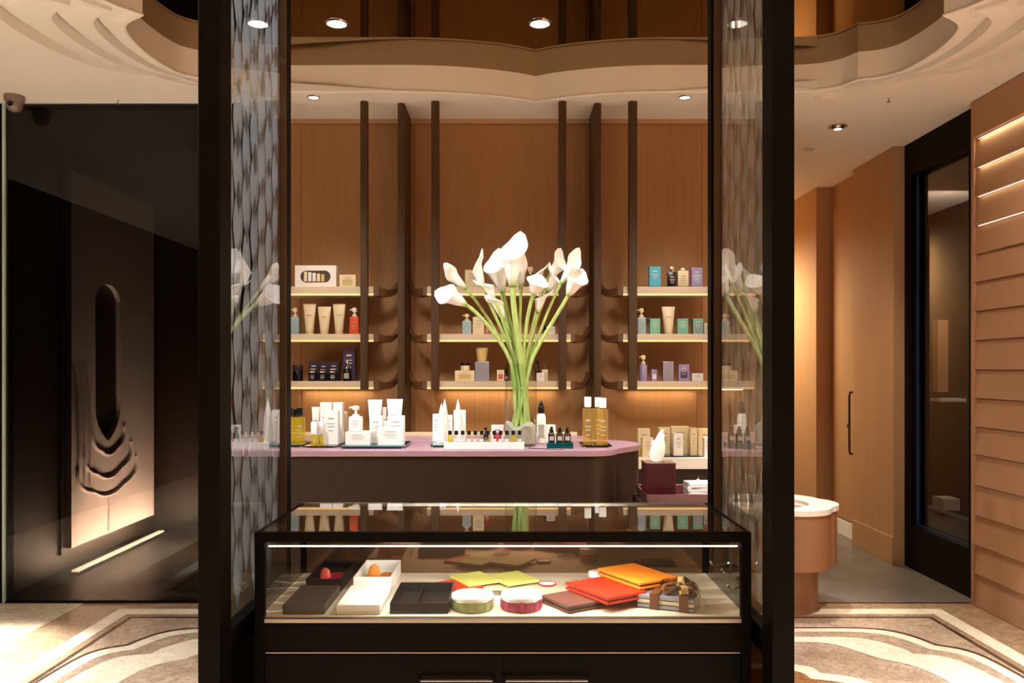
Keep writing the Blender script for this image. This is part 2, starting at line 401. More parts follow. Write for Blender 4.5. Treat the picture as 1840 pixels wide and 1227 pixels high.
# overlapping petals: each layer slopes up behind the edge of the next
layers = [R0]+RK
for k in range(3):
    mb = MB(); a = layers[k]; b = layers[k+1]
    va = [mb.bm.verts.new((x, y, CEIL)) for x, y in a]
    def dd(i): return min(1, math.hypot(b[i][0]-a[i][0], b[i][1]-a[i][1])/.08)
    vm = [mb.bm.verts.new((a[i][0]*.45+b[i][0]*.55, a[i][1]*.45+b[i][1]*.55, CEIL+.006*dd(i))) for i in range(n)]
    vb = [mb.bm.verts.new((b[i][0], b[i][1], CEIL+.062*dd(i))) for i in range(n)]
    vc = [mb.bm.verts.new((b[i][0], b[i][1], CEIL)) for i in range(n)]
    for i in range(n):
        j = (i+1)%n
        mb.bm.faces.new((va[i], va[j], vm[j], vm[i])); mb.bm.faces.new((vm[i], vm[j], vb[j], vb[i])); mb.bm.faces.new((vb[i], vb[j], vc[j], vc[i]))
    mb.build('ceiling_petal', 'ceiling', ceil, smooth=True)
mb = MB(); va = [mb.bm.verts.new((x, y, CEIL)) for x, y in R0]; vb = [mb.bm.verts.new((x, y, CEIL+.165)) for x, y in R0]
for i in range(n): mb.bm.faces.new((va[i], va[(i+1)%n], vb[(i+1)%n], vb[i]))
mb.build('scalloped_fascia', 'plaster', ceil, smooth=True)
mb = MB(); mb.tube([(x, y, CEIL+.001) for x, y in R0]+[(R0[0][0], R0[0][1], CEIL+.001)], .007, 6); mb.build('lip_bead', 'white', ceil, smooth=True)  # white bead added to draw the bright line along lip and reflection
mb = MB(); rr = [(CX+(x-CX)*1.03, 3.2+(y-3.2)*1.03) for x, y in R0]
mb.prism(rr, CEIL+.153, CEIL+.175); mb.build('recess_mirror', 'mirror', ceil)
MZ = CEIL+.153
def downlight(name, x, y, z, r, label, lens='lamp'):
    t = thing(name, label, 'ceiling light', (x, y, z))
    mb = MB(); mb.lathe([(r*.86, -.001), (r*.9, -.006), (r*1.06, -.006), (r*1.1, 0), (r*.86, 0)], seg=28, cap=False); mb.build('trim_ring', 'chrome', t, smooth=True)
    MB().lathe([(r*.88, -.004), (r*.5, -.005), (.001, -.005)], seg=24).build('lens', lens, t)
    return t
downlight('recessed_downlight', -.884, 4.21, MZ, .054, 'bright round downlight in the dark recess, leftmost of the three')
downlight('recessed_downlight', .14, 4.21, MZ, .054, 'bright round downlight in the dark recess above the calla lilies')
downlight('recessed_downlight', 1.137, 4.21, MZ, .054, 'bright round downlight in the dark recess seen through the right glass screen')
downlight('small_downlight', -1.16, 4.88, CEIL, .035, 'small pin downlight in the cream ceiling above the left shelves', 'lamp_dim')
downlight('small_downlight', 1.01, 4.88, CEIL, .035, 'small pin downlight in the cream ceiling above the right shelves', 'lamp_dim')
t = thing('adjustable_downlight', 'small chrome eyeball downlight in the cream corridor ceiling at right', 'ceiling light', (2.13, 5.46, CEIL))
MB().lathe([(.045,0),(.06,-.003),(.062,-.006),(.05,-.008),(.04,-.004)], seg=24, cap=False).build('trim_ring', 'chrome', t, smooth=True)
MB().lathe([(.03,-.022),(.042,-.012),(.044,-.002)], seg=20).build('eyeball', 'steel', t, smooth=True)
MB().lathe([(.018,-.025),(.026,-.022)], seg=16).build('lens', 'lamp_dim', t)
t = thing('smoke_detector', 'flat round white smoke detector on the ceiling beside the recess', 'smoke detector', (1.83, 4.87, CEIL))
MB().lathe([(.066,0),(.066,-.008),(.058,-.012)], seg=28).build('base', 'plaster', t, smooth=True)
MB().lathe([(.045,-.012),(.040,-.022),(.02,-.026)], seg=24).build('cover', 'plaster', t, smooth=True)
t = thing('emergency_light', 'small rounded rectangular emergency light set in the corridor ceiling', 'ceiling light', (2.14, 6.05, CEIL))
MB().box(-.04,.04,-.04,.04,-.006,0,.004).build('plate', 'chrome', t)
MB().box(-.022,.022,-.02,.02,-.012,-.006,.003).build('lens', 'print_light', t)
for (px, py, lb) in ((1597,176,'tiny sprinkler head in the ceiling right of the smoke detector'), (212,179,'tiny sprinkler head in the ceiling above the left glass wall')):
    d = (CEIL-H)*F/(663-py)
    t = thing('sprinkler_head', lb, 'sprinkler', (X(px, d), d, CEIL))
    MB().lathe([(.02,0),(.018,-.003)], seg=16).build('escutcheon', 'plaster', t)
    MB().tube([(0,0,-.002),(0,0,-.022)], .004).lathe([(.012,-.022),(.012,-.024)], seg=12).build('nozzle', 'steel', t)
t = thing('security_camera', 'small grey dome security camera at the top left above the glass wall', 'camera', (X(33,4.9), 4.86, CEIL))
MB().lathe([(.055,0),(.054,-.03),(.046,-.04)], seg=24).build('mount', 'camera_grey', t, smooth=True)
MB().lathe([(.046,-.036),(.045,-.06),(.034,-.082),(.014,-.092)], seg=24).build('dome', 'camera_grey', t, smooth=True)
MB().lathe([(.016,0),(.014,.01),(.006,.012)], seg=16, mtx=Matrix.Translation((.004,-.046,-.058)) @ Matrix.Rotation(pi/2,4,'X')).build('lens', 'black', t)

# ------------------------------------------------------------------ back wall and shelf units
BW = 5.32
wb = MB().box(-1.62, 1.74, BW, BW+.12, 0, CEIL).build('wall_back', 'wall_wood', kind='structure')
MB().box(-1.62, 1.74, BW-.012, BW, 2.962, CEIL).build('cornice_strip', 'warm_panel', wb)
# vertical veneer panels with open joints
xs = [-1.34,-.70,-.63,.475,.55,1.18]
for a, b in ((-1.60,-1.345),(-1.335,-.705),(-.62,.47),(.555,1.175),(1.21,1.73)):
    MB().box(a, b, BW-.006, BW+.001, .02, 2.955, .002).build('panel', 'wall_wood', wb)
for i, (x0, x1) in enumerate(((-.684,-.643), (.49,.533))):
    tr = MB().box(x0, x1, 4.99, BW, .0, CEIL, .002).build('trim_%d' % (i+1), 'bronze', kind='structure')
    MB().box(x0+.012, x1-.012, 4.984, 4.99, .0, CEIL).build('inset_strip', 'bronze', tr)
SH = ((1.893,1.84),(1.61,1.563),(1.327,1.28))
def horn(mb, x, side, z0, z1):
    """upward curling tapered shelf end"""
    secs = []
    for k in range(9):
        t = k/8
        cx = x+side*(.035+.115*math.sin(t*pi/2)*1.0); yy = 5.03+.20*t
        zc = (z0+z1)/2-.030*sin(pi*min(1, t*1.15))*.5+.072*t**2.2
        hh = (.5*(z1-z0))*(1-.80*t**1.5)+.002
        th = .020*(1-.4*t)
        secs.append([(cx-side*th, yy-.012, zc-hh), (cx+side*th, yy-.012, zc-hh*.8), (cx+side*th, yy-.012, zc+hh), (cx-side*th, yy-.012, zc+hh)])
    mb.loft(secs)
def shelf_unit(name, xl, xr, left_bar, right_bar, label, left_end, right_end, led_x):
    t = thing(name, label, 'shelving', (0, BW, 1.277))
    oz = -1.277; oy = -BW
    def B(mb, nm, m, **k):
        for v in mb.bm.verts: v.co.y += oy; v.co.z += oz
        return mb.build(nm, m, t, **k)
    for x0, x1 in (left_bar, right_bar):
        B(MB().box(x0, x1, 4.95, 4.99, 1.277, CEIL, .002).box(x0+.012, x1-.012, 4.946, 4.951, 1.28, CEIL), 'upright', 'bronze')
    for z1, z0 in SH:
        a = xl-(.028 if left_end else 0); b = xr+(.028 if right_end else 0)
        B(MB().box(a, b, 4.99, BW-.001, z0+.012, z1, .002), 'shelf', 'shelf')
        B(MB().box(a, b, 4.992, 5.004, z0, z0+.012), 'light_strip', 'led')
        if left_end:
            mb = MB(); horn(mb, xl, -1, z0, z1); B(mb, 'curled_end', 'horn', smooth=True)
        if right_end:
            mb = MB(); horn(mb, xr, 1, z0, z1); B(mb, 'curled_end', 'horn', smooth=True)
    return t
shelf_unit('shelf_unit', -1.37, -.857, (-1.37,-1.335), (-.90,-.857), 'left bay of three lit wall shelves hung between bronze uprights', False, True, -1.1)
shelf_unit('shelf_unit', -.48, .323, (-.48,-.433), (.277,.323), 'middle bay of three lit wall shelves behind the calla lilies', True, True, -.08)
shelf_unit('shelf_unit', .693, 1.21, (.693,.743), (1.175,1.21), 'right bay of three lit wall shelves hung between bronze uprights', True, False, .95)
BZ = .873
for nm, x0, x1, lb in (('base_cabinet', -1.37, -.70, 'dark low base cabinet with pale top under the left shelves'), ('base_cabinet', -.62, .475, 'dark low base cabinet with pale top under the middle shelves'), ('base_cabinet', .55, 1.21, 'dark low base cabinet with thick pale top under the right shelves')):
    t = thing(nm, lb, 'cabinet', (0, 0, 0))
    MB().box(x0, x1, 4.95, BW-.008, .807, BZ, .002).build('top', 'white', t)
    MB().box(x0+.01, x1-.01, 5.0, BW-.008, .06, .807).build('body', 'counter_wood', t)
    xm = (x0+x1)/2
    for a, b in ((x0+.014, xm-.002), (xm+.002, x1-.014)):
        d = MB().box(a, b, 4.984, 5.0, .08, .80, .002).build('door', 'counter_wood', t)
    MB().box(x0+.03, x1-.03, 5.03, BW-.01, 0, .06).build('plinth', 'black_box', t)

# ------------------------------------------------------------------ right side: corridor wall, glass door, louvre wall
wr = struct('wall_right')
MB().box(2.76, 2.95, -2.5, 4.975, 0, CEIL).build('wall_core', 'louvre', wr)
MB().box(2.735, 2.76, 4.945, 4.975, 0, 2.985, .002).build('edge_trim', 'louvre', wr)
MB().box(2.735, 2.76, .5, 4.945, 2.77, 2.985, .004).build('top_panel', 'louvre', wr)
zs = [Z(y, 4.945) for y in (250,302,354,406,457,507,559,611,664,715,766,816,871,925,978,1030,1083)]
zs[-1] = 0.001
for i in range(16):
    zt, zb = zs[i], zs[i+1]
    mb = MB()
    # slat leaning out at the bottom edge so each one overlaps the next
    prof = [(2.76, zt-.006), (2.752, zt-.006), (2.738, zb+.010), (2.738, zb+.002), (2.741, zb), (2.76, zb)]
    va = [mb.bm.verts.new((x, .5, z)) for x, z in prof]; vb = [mb.bm.verts.new((x, 4.945, z)) for x, z in prof]
    k = len(prof)
    mb.bm.faces.new(va); mb.bm.faces.new(vb[::-1])
    for j in range(k): mb.bm.faces.new((va[j], vb[j], vb[(j+1)%k], va[(j+1)%k]))
    mb.build('slat', 'louvre', wr)
for i, pw in enumerate((5, 3, 1.4, .4)):
    mb = MB().box(2.754, 2.7599, .5, 4.93, zs[i]-.005, zs[i]-.001); mb.build('light_strip', 'led_white' , wr)
    area('slat_led', (2.742, 3.0, zs[i]-.004), (0, radians(24), 0), .01, 3.8, pw, (1,.82,.5))
# glazed door in dark frame
d1 = struct('door_1')
MB().box(2.80, 2.92, 4.98, 5.12, 0, CEIL).build('door_frame', 'dark_frame', d1)
MB().box(2.80, 2.92, 5.86, 5.955, 0, CEIL).build('door_frame', 'dark_frame', d1)
MB().box(2.80, 2.92, 5.12, 5.86, 2.76, CEIL).build('door_frame', 'dark_frame', d1)
MB().box(2.80, 2.92, 5.12, 5.86, 0, .30).build('bottom_rail', 'dark_frame', d1)
MB().box(2.85, 2.858, 5.12, 5.86, .30, 2.76).build('pane', 'door_pane', d1)
MB().box(2.835, 2.85, 5.845, 5.86, .30, 2.76).box(2.835, 2.85, 5.12, 5.86, .30, .312).build('glazing_bead', mat('blue_steel', (70,92,130), .3, metal=.8), d1)
# things seen behind the glazed door
wrm = struct('wall_far_right')
MB().box(4.3, 4.4, 4.5, 9.5, 0, CEIL).build('wall_core', 'screen_dark', wrm)
MB().box(4.08, 4.18, 8.0, 8.1, 1.18, 1.87).build('panel', 'warm_panel', wrm)
MB().box(4.06, 4.30, 7.9, 8.1, 1.09, 1.12).build('ledge', 'white', wrm)
MB().box(4.08, 4.24, 7.9, 8.1, .06, .17).build('plinth', 'white', wrm)
area('door_room_fill', (3.9, 7.2, 2.8), (radians(40),0,0), .3, .3, 22, (1,.85,.7))  # added unseen lamp to brighten the panel behind the door
wf = MB().box(-4.3, 4.3, -2.6, -2.5, 0, CEIL).build('wall_front', 'screen_dark', kind='structure')
MB().box(-4.3, -4.2, -2.5, 5.0, 0, CEIL).build('wall_side_left', 'screen_dark', kind='structure')
wc = struct('wall_corridor')
MB().box(2.72, 2.95, 5.955, 6.66, 0, CEIL, .004).build('pilaster', 'warm_panel', wc)
MB().box(2.712, 2.72, 5.955, 6.66, .0, .20, .002).build('skirting', 'warm_panel', wc)
MB().box(2.80, 2.95, 6.66, 7.30, 0, CEIL).build('wall_core', 'warm_panel', wc)
MB().box(2.66, 2.95, 7.30, 8.9, 0, CEIL, .004).build('pilaster', 'warm_panel', wc)
MB().box(2.652, 2.66, 7.30, 8.9, 0, .13).build('skirting', 'warm_panel', wc)
MB().box(1.0, 2.95, 8.9, 9.0, 0, CEIL).build('end_panel', 'warm_panel', wc)
MB().box(1.62, 1.74, BW+.12, 8.9, 0, CEIL).build('side_panel', 'warm_panel', wc)
bb = MB().box(2.782, 2.80, 6.665, 7.30, 0, .13, .003).build('baseboard_corridor', 'white', kind='structure')
d2 = struct('door_2')
MB().box(2.785, 2.80, 6.72, 7.24, .14, 2.78, .002).build('door_leaf', 'warm_panel', d2)
xx = X(1516, 6.95)
MB().tube([(2.785,6.80,1.21),(2.755,6.80,1.21),(2.748,6.80,1.18),(2.748,6.80,.74),(2.755,6.80,.71),(2.785,6.80,.71)], .010).build('pull_handle', 'bronze', d2, smooth=True)
MB().lathe([(.016,0),(.016,.012),(.010,.016)], seg=14, mtx=Matrix.Translation((2.785,6.90,.93)) @ Matrix.Rotation(-pi/2,4,'Y')).build('lock', 'bronze', d2)

# ------------------------------------------------------------------ left: tinted glass wall and the room behind it
w1 = struct('window_1')
MB().box(-3.03, -1.62, 5.0, 5.012, .0, CEIL).build('pane', 'tinted_pane', w1)
MB().box(-3.045, -3.03, 4.985, 5.02, 0, CEIL).build('edge_strip', mat('pale_edge_glass', (190,210,204), .2, metal=.3), w1)
MB().box(-3.03, -1.62, 4.99, 5.02, 0, .012).build('floor_track', 'dark_frame', w1)
MB().box(-1.66, -1.62, 4.985, BW+.02, 0, CEIL).build('side_frame', 'dark_frame', w1)
wl = MB().box(-4.2, -3.045, 5.0, 5.1, 0, CEIL).build('wall_left', 'dark_frame', kind='structure')
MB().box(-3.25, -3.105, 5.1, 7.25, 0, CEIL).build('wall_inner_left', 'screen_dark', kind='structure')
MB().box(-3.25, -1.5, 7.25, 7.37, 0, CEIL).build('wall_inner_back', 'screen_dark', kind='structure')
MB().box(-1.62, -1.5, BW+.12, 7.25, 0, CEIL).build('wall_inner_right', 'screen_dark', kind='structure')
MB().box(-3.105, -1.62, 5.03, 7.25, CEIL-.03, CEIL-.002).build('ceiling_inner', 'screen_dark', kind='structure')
# carved panel
cp = thing('carved_panel', 'tall white carved plaster panel with scalloped relief behind the left glass wall', 'wall panel', (-3.10, 5.78, .16))
def panel_poly():
    # (y, z) outline with a long pointed slot, built as a frame of quads
    return None
mb = MB(); bm = mb.bm
PL, PH = 1.33, 2.62
sl0, sl1, sz0, sz1 = .33, .73, .70, 1.88     # slot extents along the wall and in height
def slot_pts(nn=24):
    pts = []
    for k in range(nn):
        a = 2*pi*k/nn
        yy = (sl0+sl1)/2+(sl1-sl0)/2*cos(a); zz = sin(a)
        zz = (sz1-.16+.16*zz) if zz > 0 else (sz0+.26+.26*zz*(1-.25*abs(cos(a))))
        pts.append((yy, zz))
    return pts
inn = [bm.verts.new((.05, y, z)) for y, z in slot_pts()]
out = [bm.verts.new((.05, y, z)) for y, z in ((0,0),(PL,0),(PL,PH),(0,PH))]
es = [bm.edges.new((inn[i], inn[(i+1)%24])) for i in range(24)]+[bm.edges.new((out[i], out[(i+1)%4])) for i in range(4)]
bmesh.ops.triangle_fill(bm, use_beauty=True, edges=es)
r = bmesh.ops.extrude_face_region(bm, geom=list(bm.faces))
for v in [g for g in r['geom'] if isinstance(g, bmesh.types.BMVert)]: v.co.x = .002
mb.build('panel', 'relief', cp)
for k, (ry, rz, cz) in enumerate(((.24,.18,.79),(.36,.225,.665),(.45,.23,.54))):
    pts = []
    for j in range(25):
        a = pi+pi*j/24
        s = 1+.09*abs(sin(a*3.0))
        pts.append((.052, .53+ry*cos(a)*s, cz+rz*sin(a)*s))
    MB().tube(pts, .014, 6).build('scalloped_ridge', 'relief', cp, smooth=True)
MB().tube([(.05,.53,.02),(.054,.53,.18),(.05,.53,.30)], [.014,.012,.004], 6).build('rib', 'relief', cp, smooth=True)
for k in range(3):
    MB().tube([(.052,.02+.08*k,1.28),(.058,.06+.08*k,1.1),(.058,.08+.08*k,.8),(.052,.09+.08*k,.4)], [.004,.012,.014,.003], 6).build('fold', 'relief', cp, smooth=True)
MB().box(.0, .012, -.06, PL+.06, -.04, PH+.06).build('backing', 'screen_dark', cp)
t = thing('floor_light_strip', 'bright linear light on the floor below the carved panel', 'light', (-2.98, 5.72, 0))
MB().box(-.03,.03,-.05,1.40,0.0,.02,.003).build('channel', 'steel', t)
MB().box(-.022,.022,-.03,1.38,.02,.028).build('diffuser', 'strip_white', t)
tag(MB().box(-.16,.16,0,.04,0,.55,.005).build('framed_picture', 'gold_card', loc=(-2.0,7.205,1.60)), 'small pale lit picture seen dimly behind the left glass wall', 'picture')

# ------------------------------------------------------------------ glass screens
U = .77
def scale_mesh(m):
    """one pointed leaf-shaped glass scale, slightly domed, unit size in y and z"""
    mb = MB(); bm = mb.bm; rings = []
    out = [(0,-.5),(.30,-.28),(.47,-.08),(.47,.08),(.30,.28),(0,.5),(-.30,.28),(-.47,.08),(-.47,-.08),(-.30,-.28)]
    for f, h in ((1,0),(.72,.55),(.3,.92)):
        rings.append([bm.verts.new((h, y*f, z*f)) for y, z in out])
    top = bm.verts.new((1, 0, 0)); n_ = len(out)
    for A, B in zip(rings, rings[1:]):
        for i in range(n_): bm.faces.new((A[i], A[(i+1)%n_], B[(i+1)%n_], B[i]))
    for i in range(n_): bm.faces.new((rings[-1][i], rings[-1][(i+1)%n_], top))
    bm.faces.new(rings[0][::-1])
    bmesh.ops.recalc_face_normals(bm, faces=bm.faces)
    me = bpy.data.meshes.new('glass_scale'); bm.to_mesh(me); bm.free(); me.materials.append(M[m])
    for p in me.polygons: p.use_smooth = True
    return me
SCALE = {-1: scale_mesh('scale_glass'), 1: scale_mesh('scale_glass_clear')}
def screen(side, label, xpost0, xpost1, xpane, xr0, xr1):
    t = thing('glass_screen', label, 'partition', (xpane, 2.4, 0))
    def B(mb, nm, m, **k):
        for v in mb.bm.verts: v.co.x -= xpane; v.co.y -= 2.4
        return mb.build(nm, m, t, **k)
    B(MB().box(xpost0, xpost1, 2.04, 2.125, FZ, CZ, .003), 'front_post', 'dark_frame')
    B(MB().box(xr0, xr1, 2.71, 2.76, FZ, CZ, .003), 'rear_post', 'dark_frame')
    B(MB().box(xpane-.018, xpane+.018, 2.125, 2.71, .66, .725, .003), 'rail', 'dark_frame')
    B(MB().box(xpane-.018, xpane+.018, 2.125, 2.71, FZ, FZ+.06, .003), 'rail', 'dark_frame')
    B(MB().box(xpane-.018, xpane+.018, 2.125, 2.71, CZ-.06, CZ, .003), 'rail', 'dark_frame')
    B(MB().box(xpane-.004, xpane+.004, 2.125, 2.71, .725, CZ-.06), 'pane', 'pane')
    B(MB().box(xpane-.004, xpane+.004, 2.125, 2.71, FZ+.06, .66), 'lower_pane', 'tinted_pane')
    B(MB().box(xpane-.014, xpane+.014, 2.125, 2.137, .725, CZ-.06).box(xpane-.014, xpane+.014, 2.698, 2.71, .725, CZ-.06), 'glazing_bead', 'bronze')
    cols = 8; cp = .585/cols; rp = .155
    rnd = random.Random(3 if side < 0 else 5)
    for c in range(cols):
        r_ = 0
        while True:
            zc = .86+rp*(r_+.5*(c % 2))+rnd.uniform(-.012,.012); r_ += 1
            if zc > CZ-.25: break
            o = bpy.data.objects.new('glass_scale', SCALE[side]); COL.objects.link(o); o.parent = t
            o.location = (side*.012*U, (2.125+cp*(c+.5)-2.4)*U, zc*U)
            o.scale = (side*.007*U, cp*1.10*U, rp*1.55*rnd.uniform(.94,1.08)*U)
            o.rotation_euler = (rnd.uniform(-.05,.05), rnd.uniform(-.03,.03), rnd.uniform(-.05,.05))
    return t
screen(-1, 'dark framed glass screen with scale pattern left of the display case', -.768, -.714, -.745, -.764, -.73)
screen(1, 'dark framed glass screen with scale pattern right of the display case', .6365, .691, .668, .646, .685)

# ------------------------------------------------------------------ display case
CL, CR, C0, C1 = -.679, .631, 2.2, 2.70
DZ = .745; CT = .969
dc = thing('display_case', 'dark framed glass display case on a drawer cabinet between the screens', 'display case', (0, 2.45, 0))
def D(mb, nm, m, **k):
    for v in mb.bm.verts: v.co.y -= 2.45
    return mb.build(nm, m, dc, **k)
fw = .026
D(MB().box(CL, CR, C0, C0+.02, CT-fw, CT, .0015), 'front_rail', 'dark_frame')
D(MB().box(CL, CR, C1-.012, C1, CT-.012, CT, .0015), 'rear_rail', 'steel')
for a, b in ((CL, CL+.012), (CR-.012, CR)):
    D(MB().box(a, b, C0+.02, C1-.012, CT-.014, CT, .0015), 'side_rail', 'dark_frame')
for a, b in ((CL, CL+.026), (CR-.026, CR)):
    D(MB().box(a, b, C0, C0+.02, FZ, CT-fw, .0015), 'stile', 'dark_frame')
    D(MB().box(a+.007 if a > 0 else a, b if a > 0 else b-.007, C1-.016, C1, DZ-.03, CT-.012), 'rear_stile', 'dark_frame')
D(MB().box(CL+.012, CR-.012, C0+.02, C1-.012, CT-.008, CT-.001), 'top_pane', 'pane')
D(MB().box(CL+.026, CR-.026, C0+.006, C0+.011, DZ-.004, CT-fw), 'front_pane', 'clear')
for x in (CL+.004, CR-.009):
    D(MB().box(x, x+.005, C0+.02, C1-.016, DZ-.004, CT-.014), 'side_pane', 'pane')
D(MB().box(CL+.02, CR-.02, C1-.018, C1-.012, DZ, CT-.012), 'back_panel', 'back_mirror')
D(MB().box(CL+.01, CR-.01, C0+.012, C1-.018, DZ-.012, DZ), 'deck', 'deck')
D(MB().box(CL+.026, CR-.026, C0-.001, C0+.012, DZ-.014, DZ-.003, .001), 'chrome_trim', 'steel')
D(MB().box(CL+.03, CR-.03, C0+.024, C0+.030, .926, .9295), 'light_tube', 'led_white')
D(MB().box(CL+.002, CR-.002, C0+.004, C1, FZ+.05, DZ-.014), 'cabinet_body', 'dark_wood')
D(MB().box(CL+.026, CR-.026, C0-.001, C0+.006, .655, DZ-.016, .001), 'fascia_board', 'dark_wood')
D(MB().box(CL+.03, CR-.03, C0-.001, C0+.005, .651, .6535), 'trim_line', 'steel')
xm = (CL+CR)/2
for a, b in ((CL+.028, xm-.002), (xm+.002, CR-.028)):
    dr = D(MB().box(a, b, C0-.002, C0+.012, .33, .648, .0015), 'drawer', 'dark_wood')
    hx0, hx1 = (X(752,2.18), X(889,2.18)) if a < -.3 else (X(905,2.18), X(1060,2.18))
    mb = MB().tube([(hx0,C0-.002,.588),(hx0+.006,C0-.022,.588),(hx1-.006,C0-.022,.588),(hx1,C0-.002,.588)], .0042, 8)
    for v in mb.bm.verts: v.co.y -= 2.45
    mb.build('handle', 'chrome', dr, smooth=True)
    D(MB().box(a, b, C0-.002, C0+.012, FZ+.06, .325, .0015), 'drawer', 'dark_wood')
D(MB().box(CL+.02, CR-.02, C0+.03, C1-.02, FZ, FZ+.05), 'plinth', 'black_box')
# small chrome catches on the right end
for (yy, zz) in ((2.30,.80),(2.36,.83),(2.50,.82)):
    D(MB().tube([(CR-.035,yy,zz),(CR-.022,yy+.04,zz-.012)], .0035, 6).tube([(CR-.030,yy+.03,zz-.004),(CR-.016,yy+.055,zz-.02)], .003, 6), 'catch', 'chrome', smooth=True)

# --- contents of the case
def lidded_box(label, x0, x1, y0, y1, h, m, rz=0):
    t = thing('gift_box', label, 'box', ((x0+x1)/2, (y0+y1)/2, DZ+.0005), rz)
    a, b = (x1-x0)/2, (y1-y0)/2
    MB().box(-a+.001, a-.001, -b+.001, b-.001, 0, h*.7, .001).build('box_base', m, t)
    MB().box(-a, a, -b, b, h*.25, h, .0015).build('lid', m, t)
    return t
def open_box(label, x0, x1, y0, y1, h, m):
    t = thing('open_box', label, 'box', ((x0+x1)/2, (y0+y1)/2, DZ+.0005))
    a, b = (x1-x0)/2, (y1-y0)/2; w_ = .003
    MB().box(-a, a, -b, b, 0, .004).build('box_bottom', m, t)
    mb = MB().box(-a, a, -b, -b+w_, .004, h, .0006).box(-a, a, b-w_, b, .004, h, .0006).box(-a, -a+w_, -b+w_, b-w_, .004, h, .0006).box(a-w_, a, -b+w_, b-w_, .004, h, .0006)
    mb.build('box_walls', m, t)
    return t
lidded_box('closed dark brown box at the front left corner of the display case', -.612, -.500, 2.225, 2.430, .026, 'brown_box')
open_box('open black box holding red pieces, at the back left of the display case', -.606, -.502, 2.452, 2.672, .038, 'black_box')
lidded_box('closed white box at the front of the display case beside the dark one', -.468, -.352, 2.225, 2.430, .026, 'white')
open_box('open white box holding orange pieces, at the back of the display case', -.466, -.355, 2.452, 2.672, .044, 'white')
def soap_set(label, cx, cy, m1, m2):
    t = thing('boxed_set', label, 'gift set', (cx, cy, DZ+.0052))
    MB().box(-.04,.04,-.06,.06,0,.012,.004).build('cushion', m2, t)
    return t
t = thing('boxed_brush', 'rounded coral and red item standing in the open black box', 'toiletry', (-.554, 2.56, DZ+.0048))
MB().box(-.008,.042,-.03,.05,0,.016,.004).build('red_pad', 'red', t)
MB().lathe([(.016,0),(.017,.02),(.015,.035),(.008,.044),(.001,.046)], cx=-.014, cy=-.02, seg=16, sy=.5).build('rounded_tab', 'pink', t, smooth=True)
MB().box(-.036,-.022,-.04,.0,0,.014,.004).build('clip', 'red', t)
t = thing('boxed_soap', 'pair of soft orange pieces with a pointed flap in the open white box', 'toiletry', (-.41, 2.56, DZ+.0048))
MB().prism([(-.042,-.05),(-.002,-.055),(.002,.04),(-.03,.05)], 0, .020, .003).build('orange_pad', 'orange_soft', t)
MB().prism([(.004,-.04),(.042,-.03),(.044,.045),(.006,.05)], 0, .016, .003).build('orange_pad', 'leather_orange', t)
MB().lathe([(.018,0),(.019,.03),(.014,.046),(.003,.052)], cx=-.012, cy=.0, seg=14, sy=.35).build('flap', 'orange_soft', t, smooth=True)
# black two compartment tray
t = thing('black_tray_box', 'shallow glossy black box with two compartments in the display case', 'box', (-.249, 2.345, DZ+.0005))
a, b, h = .078, .110, .028
MB().box(-a, a, -b, b, 0, .003).build('box_bottom', 'black', t)
MB().box(-a, a, -b, -b+.003, .003, h, .0006).box(-a, a, b-.003, b, .003, h, .0006).box(-a, -a+.003, -b+.003, b-.003, .003, h).box(a-.003, a, -b+.003, b-.003, .003, h).build('box_walls', 'black_box', t)
MB().box(-.0115,-.0095,-b+.003,b-.003,.003,h-.004).build('divider', 'black_box', t)
MB().box(a, a+.004, -b+.01, b-.01, 0.004, h+.004).build('hinge_flap', 'black', t)
def tin(label, cx, cy, r, m, lidm):
    t = thing('round_tin', label, 'tin', (cx, cy, DZ+.0005))
    MB().lathe([(r*.97,0),(r,.004),(r,.024),(r*.985,.027)], seg=36).build('tin_body', m, t, smooth=True)
    MB().lathe([(r*.985,.0275),(r*1.005,.029),(r*1.005,.036),(r*.97,.0395),(.002,.040)], seg=36).build('lid', lidm, t, smooth=True)
    MB().lathe([(r*1.006,.0262),(r*1.018,.0268),(r*1.018,.0282),(r*1.006,.029)], seg=36, cap=False).build('zip_band', 'steel', t, smooth=True)
    MB().box(-.006,.006,-r-.004,-r+.003,.010,.031,.0015).build('zip_pull', m, t)
    mb = MB()
    for k in range(8):
        aa = pi+k*pi/7; mb.box(-.0008,.0008,-.0012,.0006,.003,.026,mtx=Matrix.Translation((r*cos(aa),r*sin(aa),0)) @ Matrix.Rotation(aa+pi/2,4,'Z'))
    mb.build('seam', m, t)
tin('round sage green zipped case with a white lid in the display case', X(849,2.282), 2.288, .0575, 'sage', 'white_gloss')
tin('round magenta zipped case with a white lid in the display case', X(937,2.282), 2.290, .0565, 'magenta', 'white_gloss')
def wallet(name, label, c, ln, wd, ang, z, th, m, tilt=0, cat='wallet', pages=True):
    t = thing(name, label, cat, (c[0], c[1], z)); t.rotation_euler = (tilt, 0, ang)
    a, b = ln/2, wd/2
    if pages:
        MB().box(-a, a, -b, b, 0, th*.36, .002).build('lower_flap', m, t)
        MB().box(-a+.004, a-.003, -b+.004, b-.002, th*.36, th*.62).build('lining', 'leather_brown' if m != 'leather_brown' else 'black_box', t)
        MB().box(-a, a, -b, b, th*.60, th, .0025).build('upper_flap', m, t)
        mb = MB().tube([(-a*.94,-b*.9,th),(a*.94,-b*.9,th)], .0006, 4).tube([(-a*.94,b*.9,th),(a*.94,b*.9,th)], .0006, 4); mb.build('stitching', m, t)
    else:
        MB().box(-a, a, -b, b, 0, th, .0015).build('cover', m, t)
        MB().box(-a*.98, a*.5, -b*.9, -b*.86, th, th+.0006).build('stitching', 'gold_card', t)
    return t
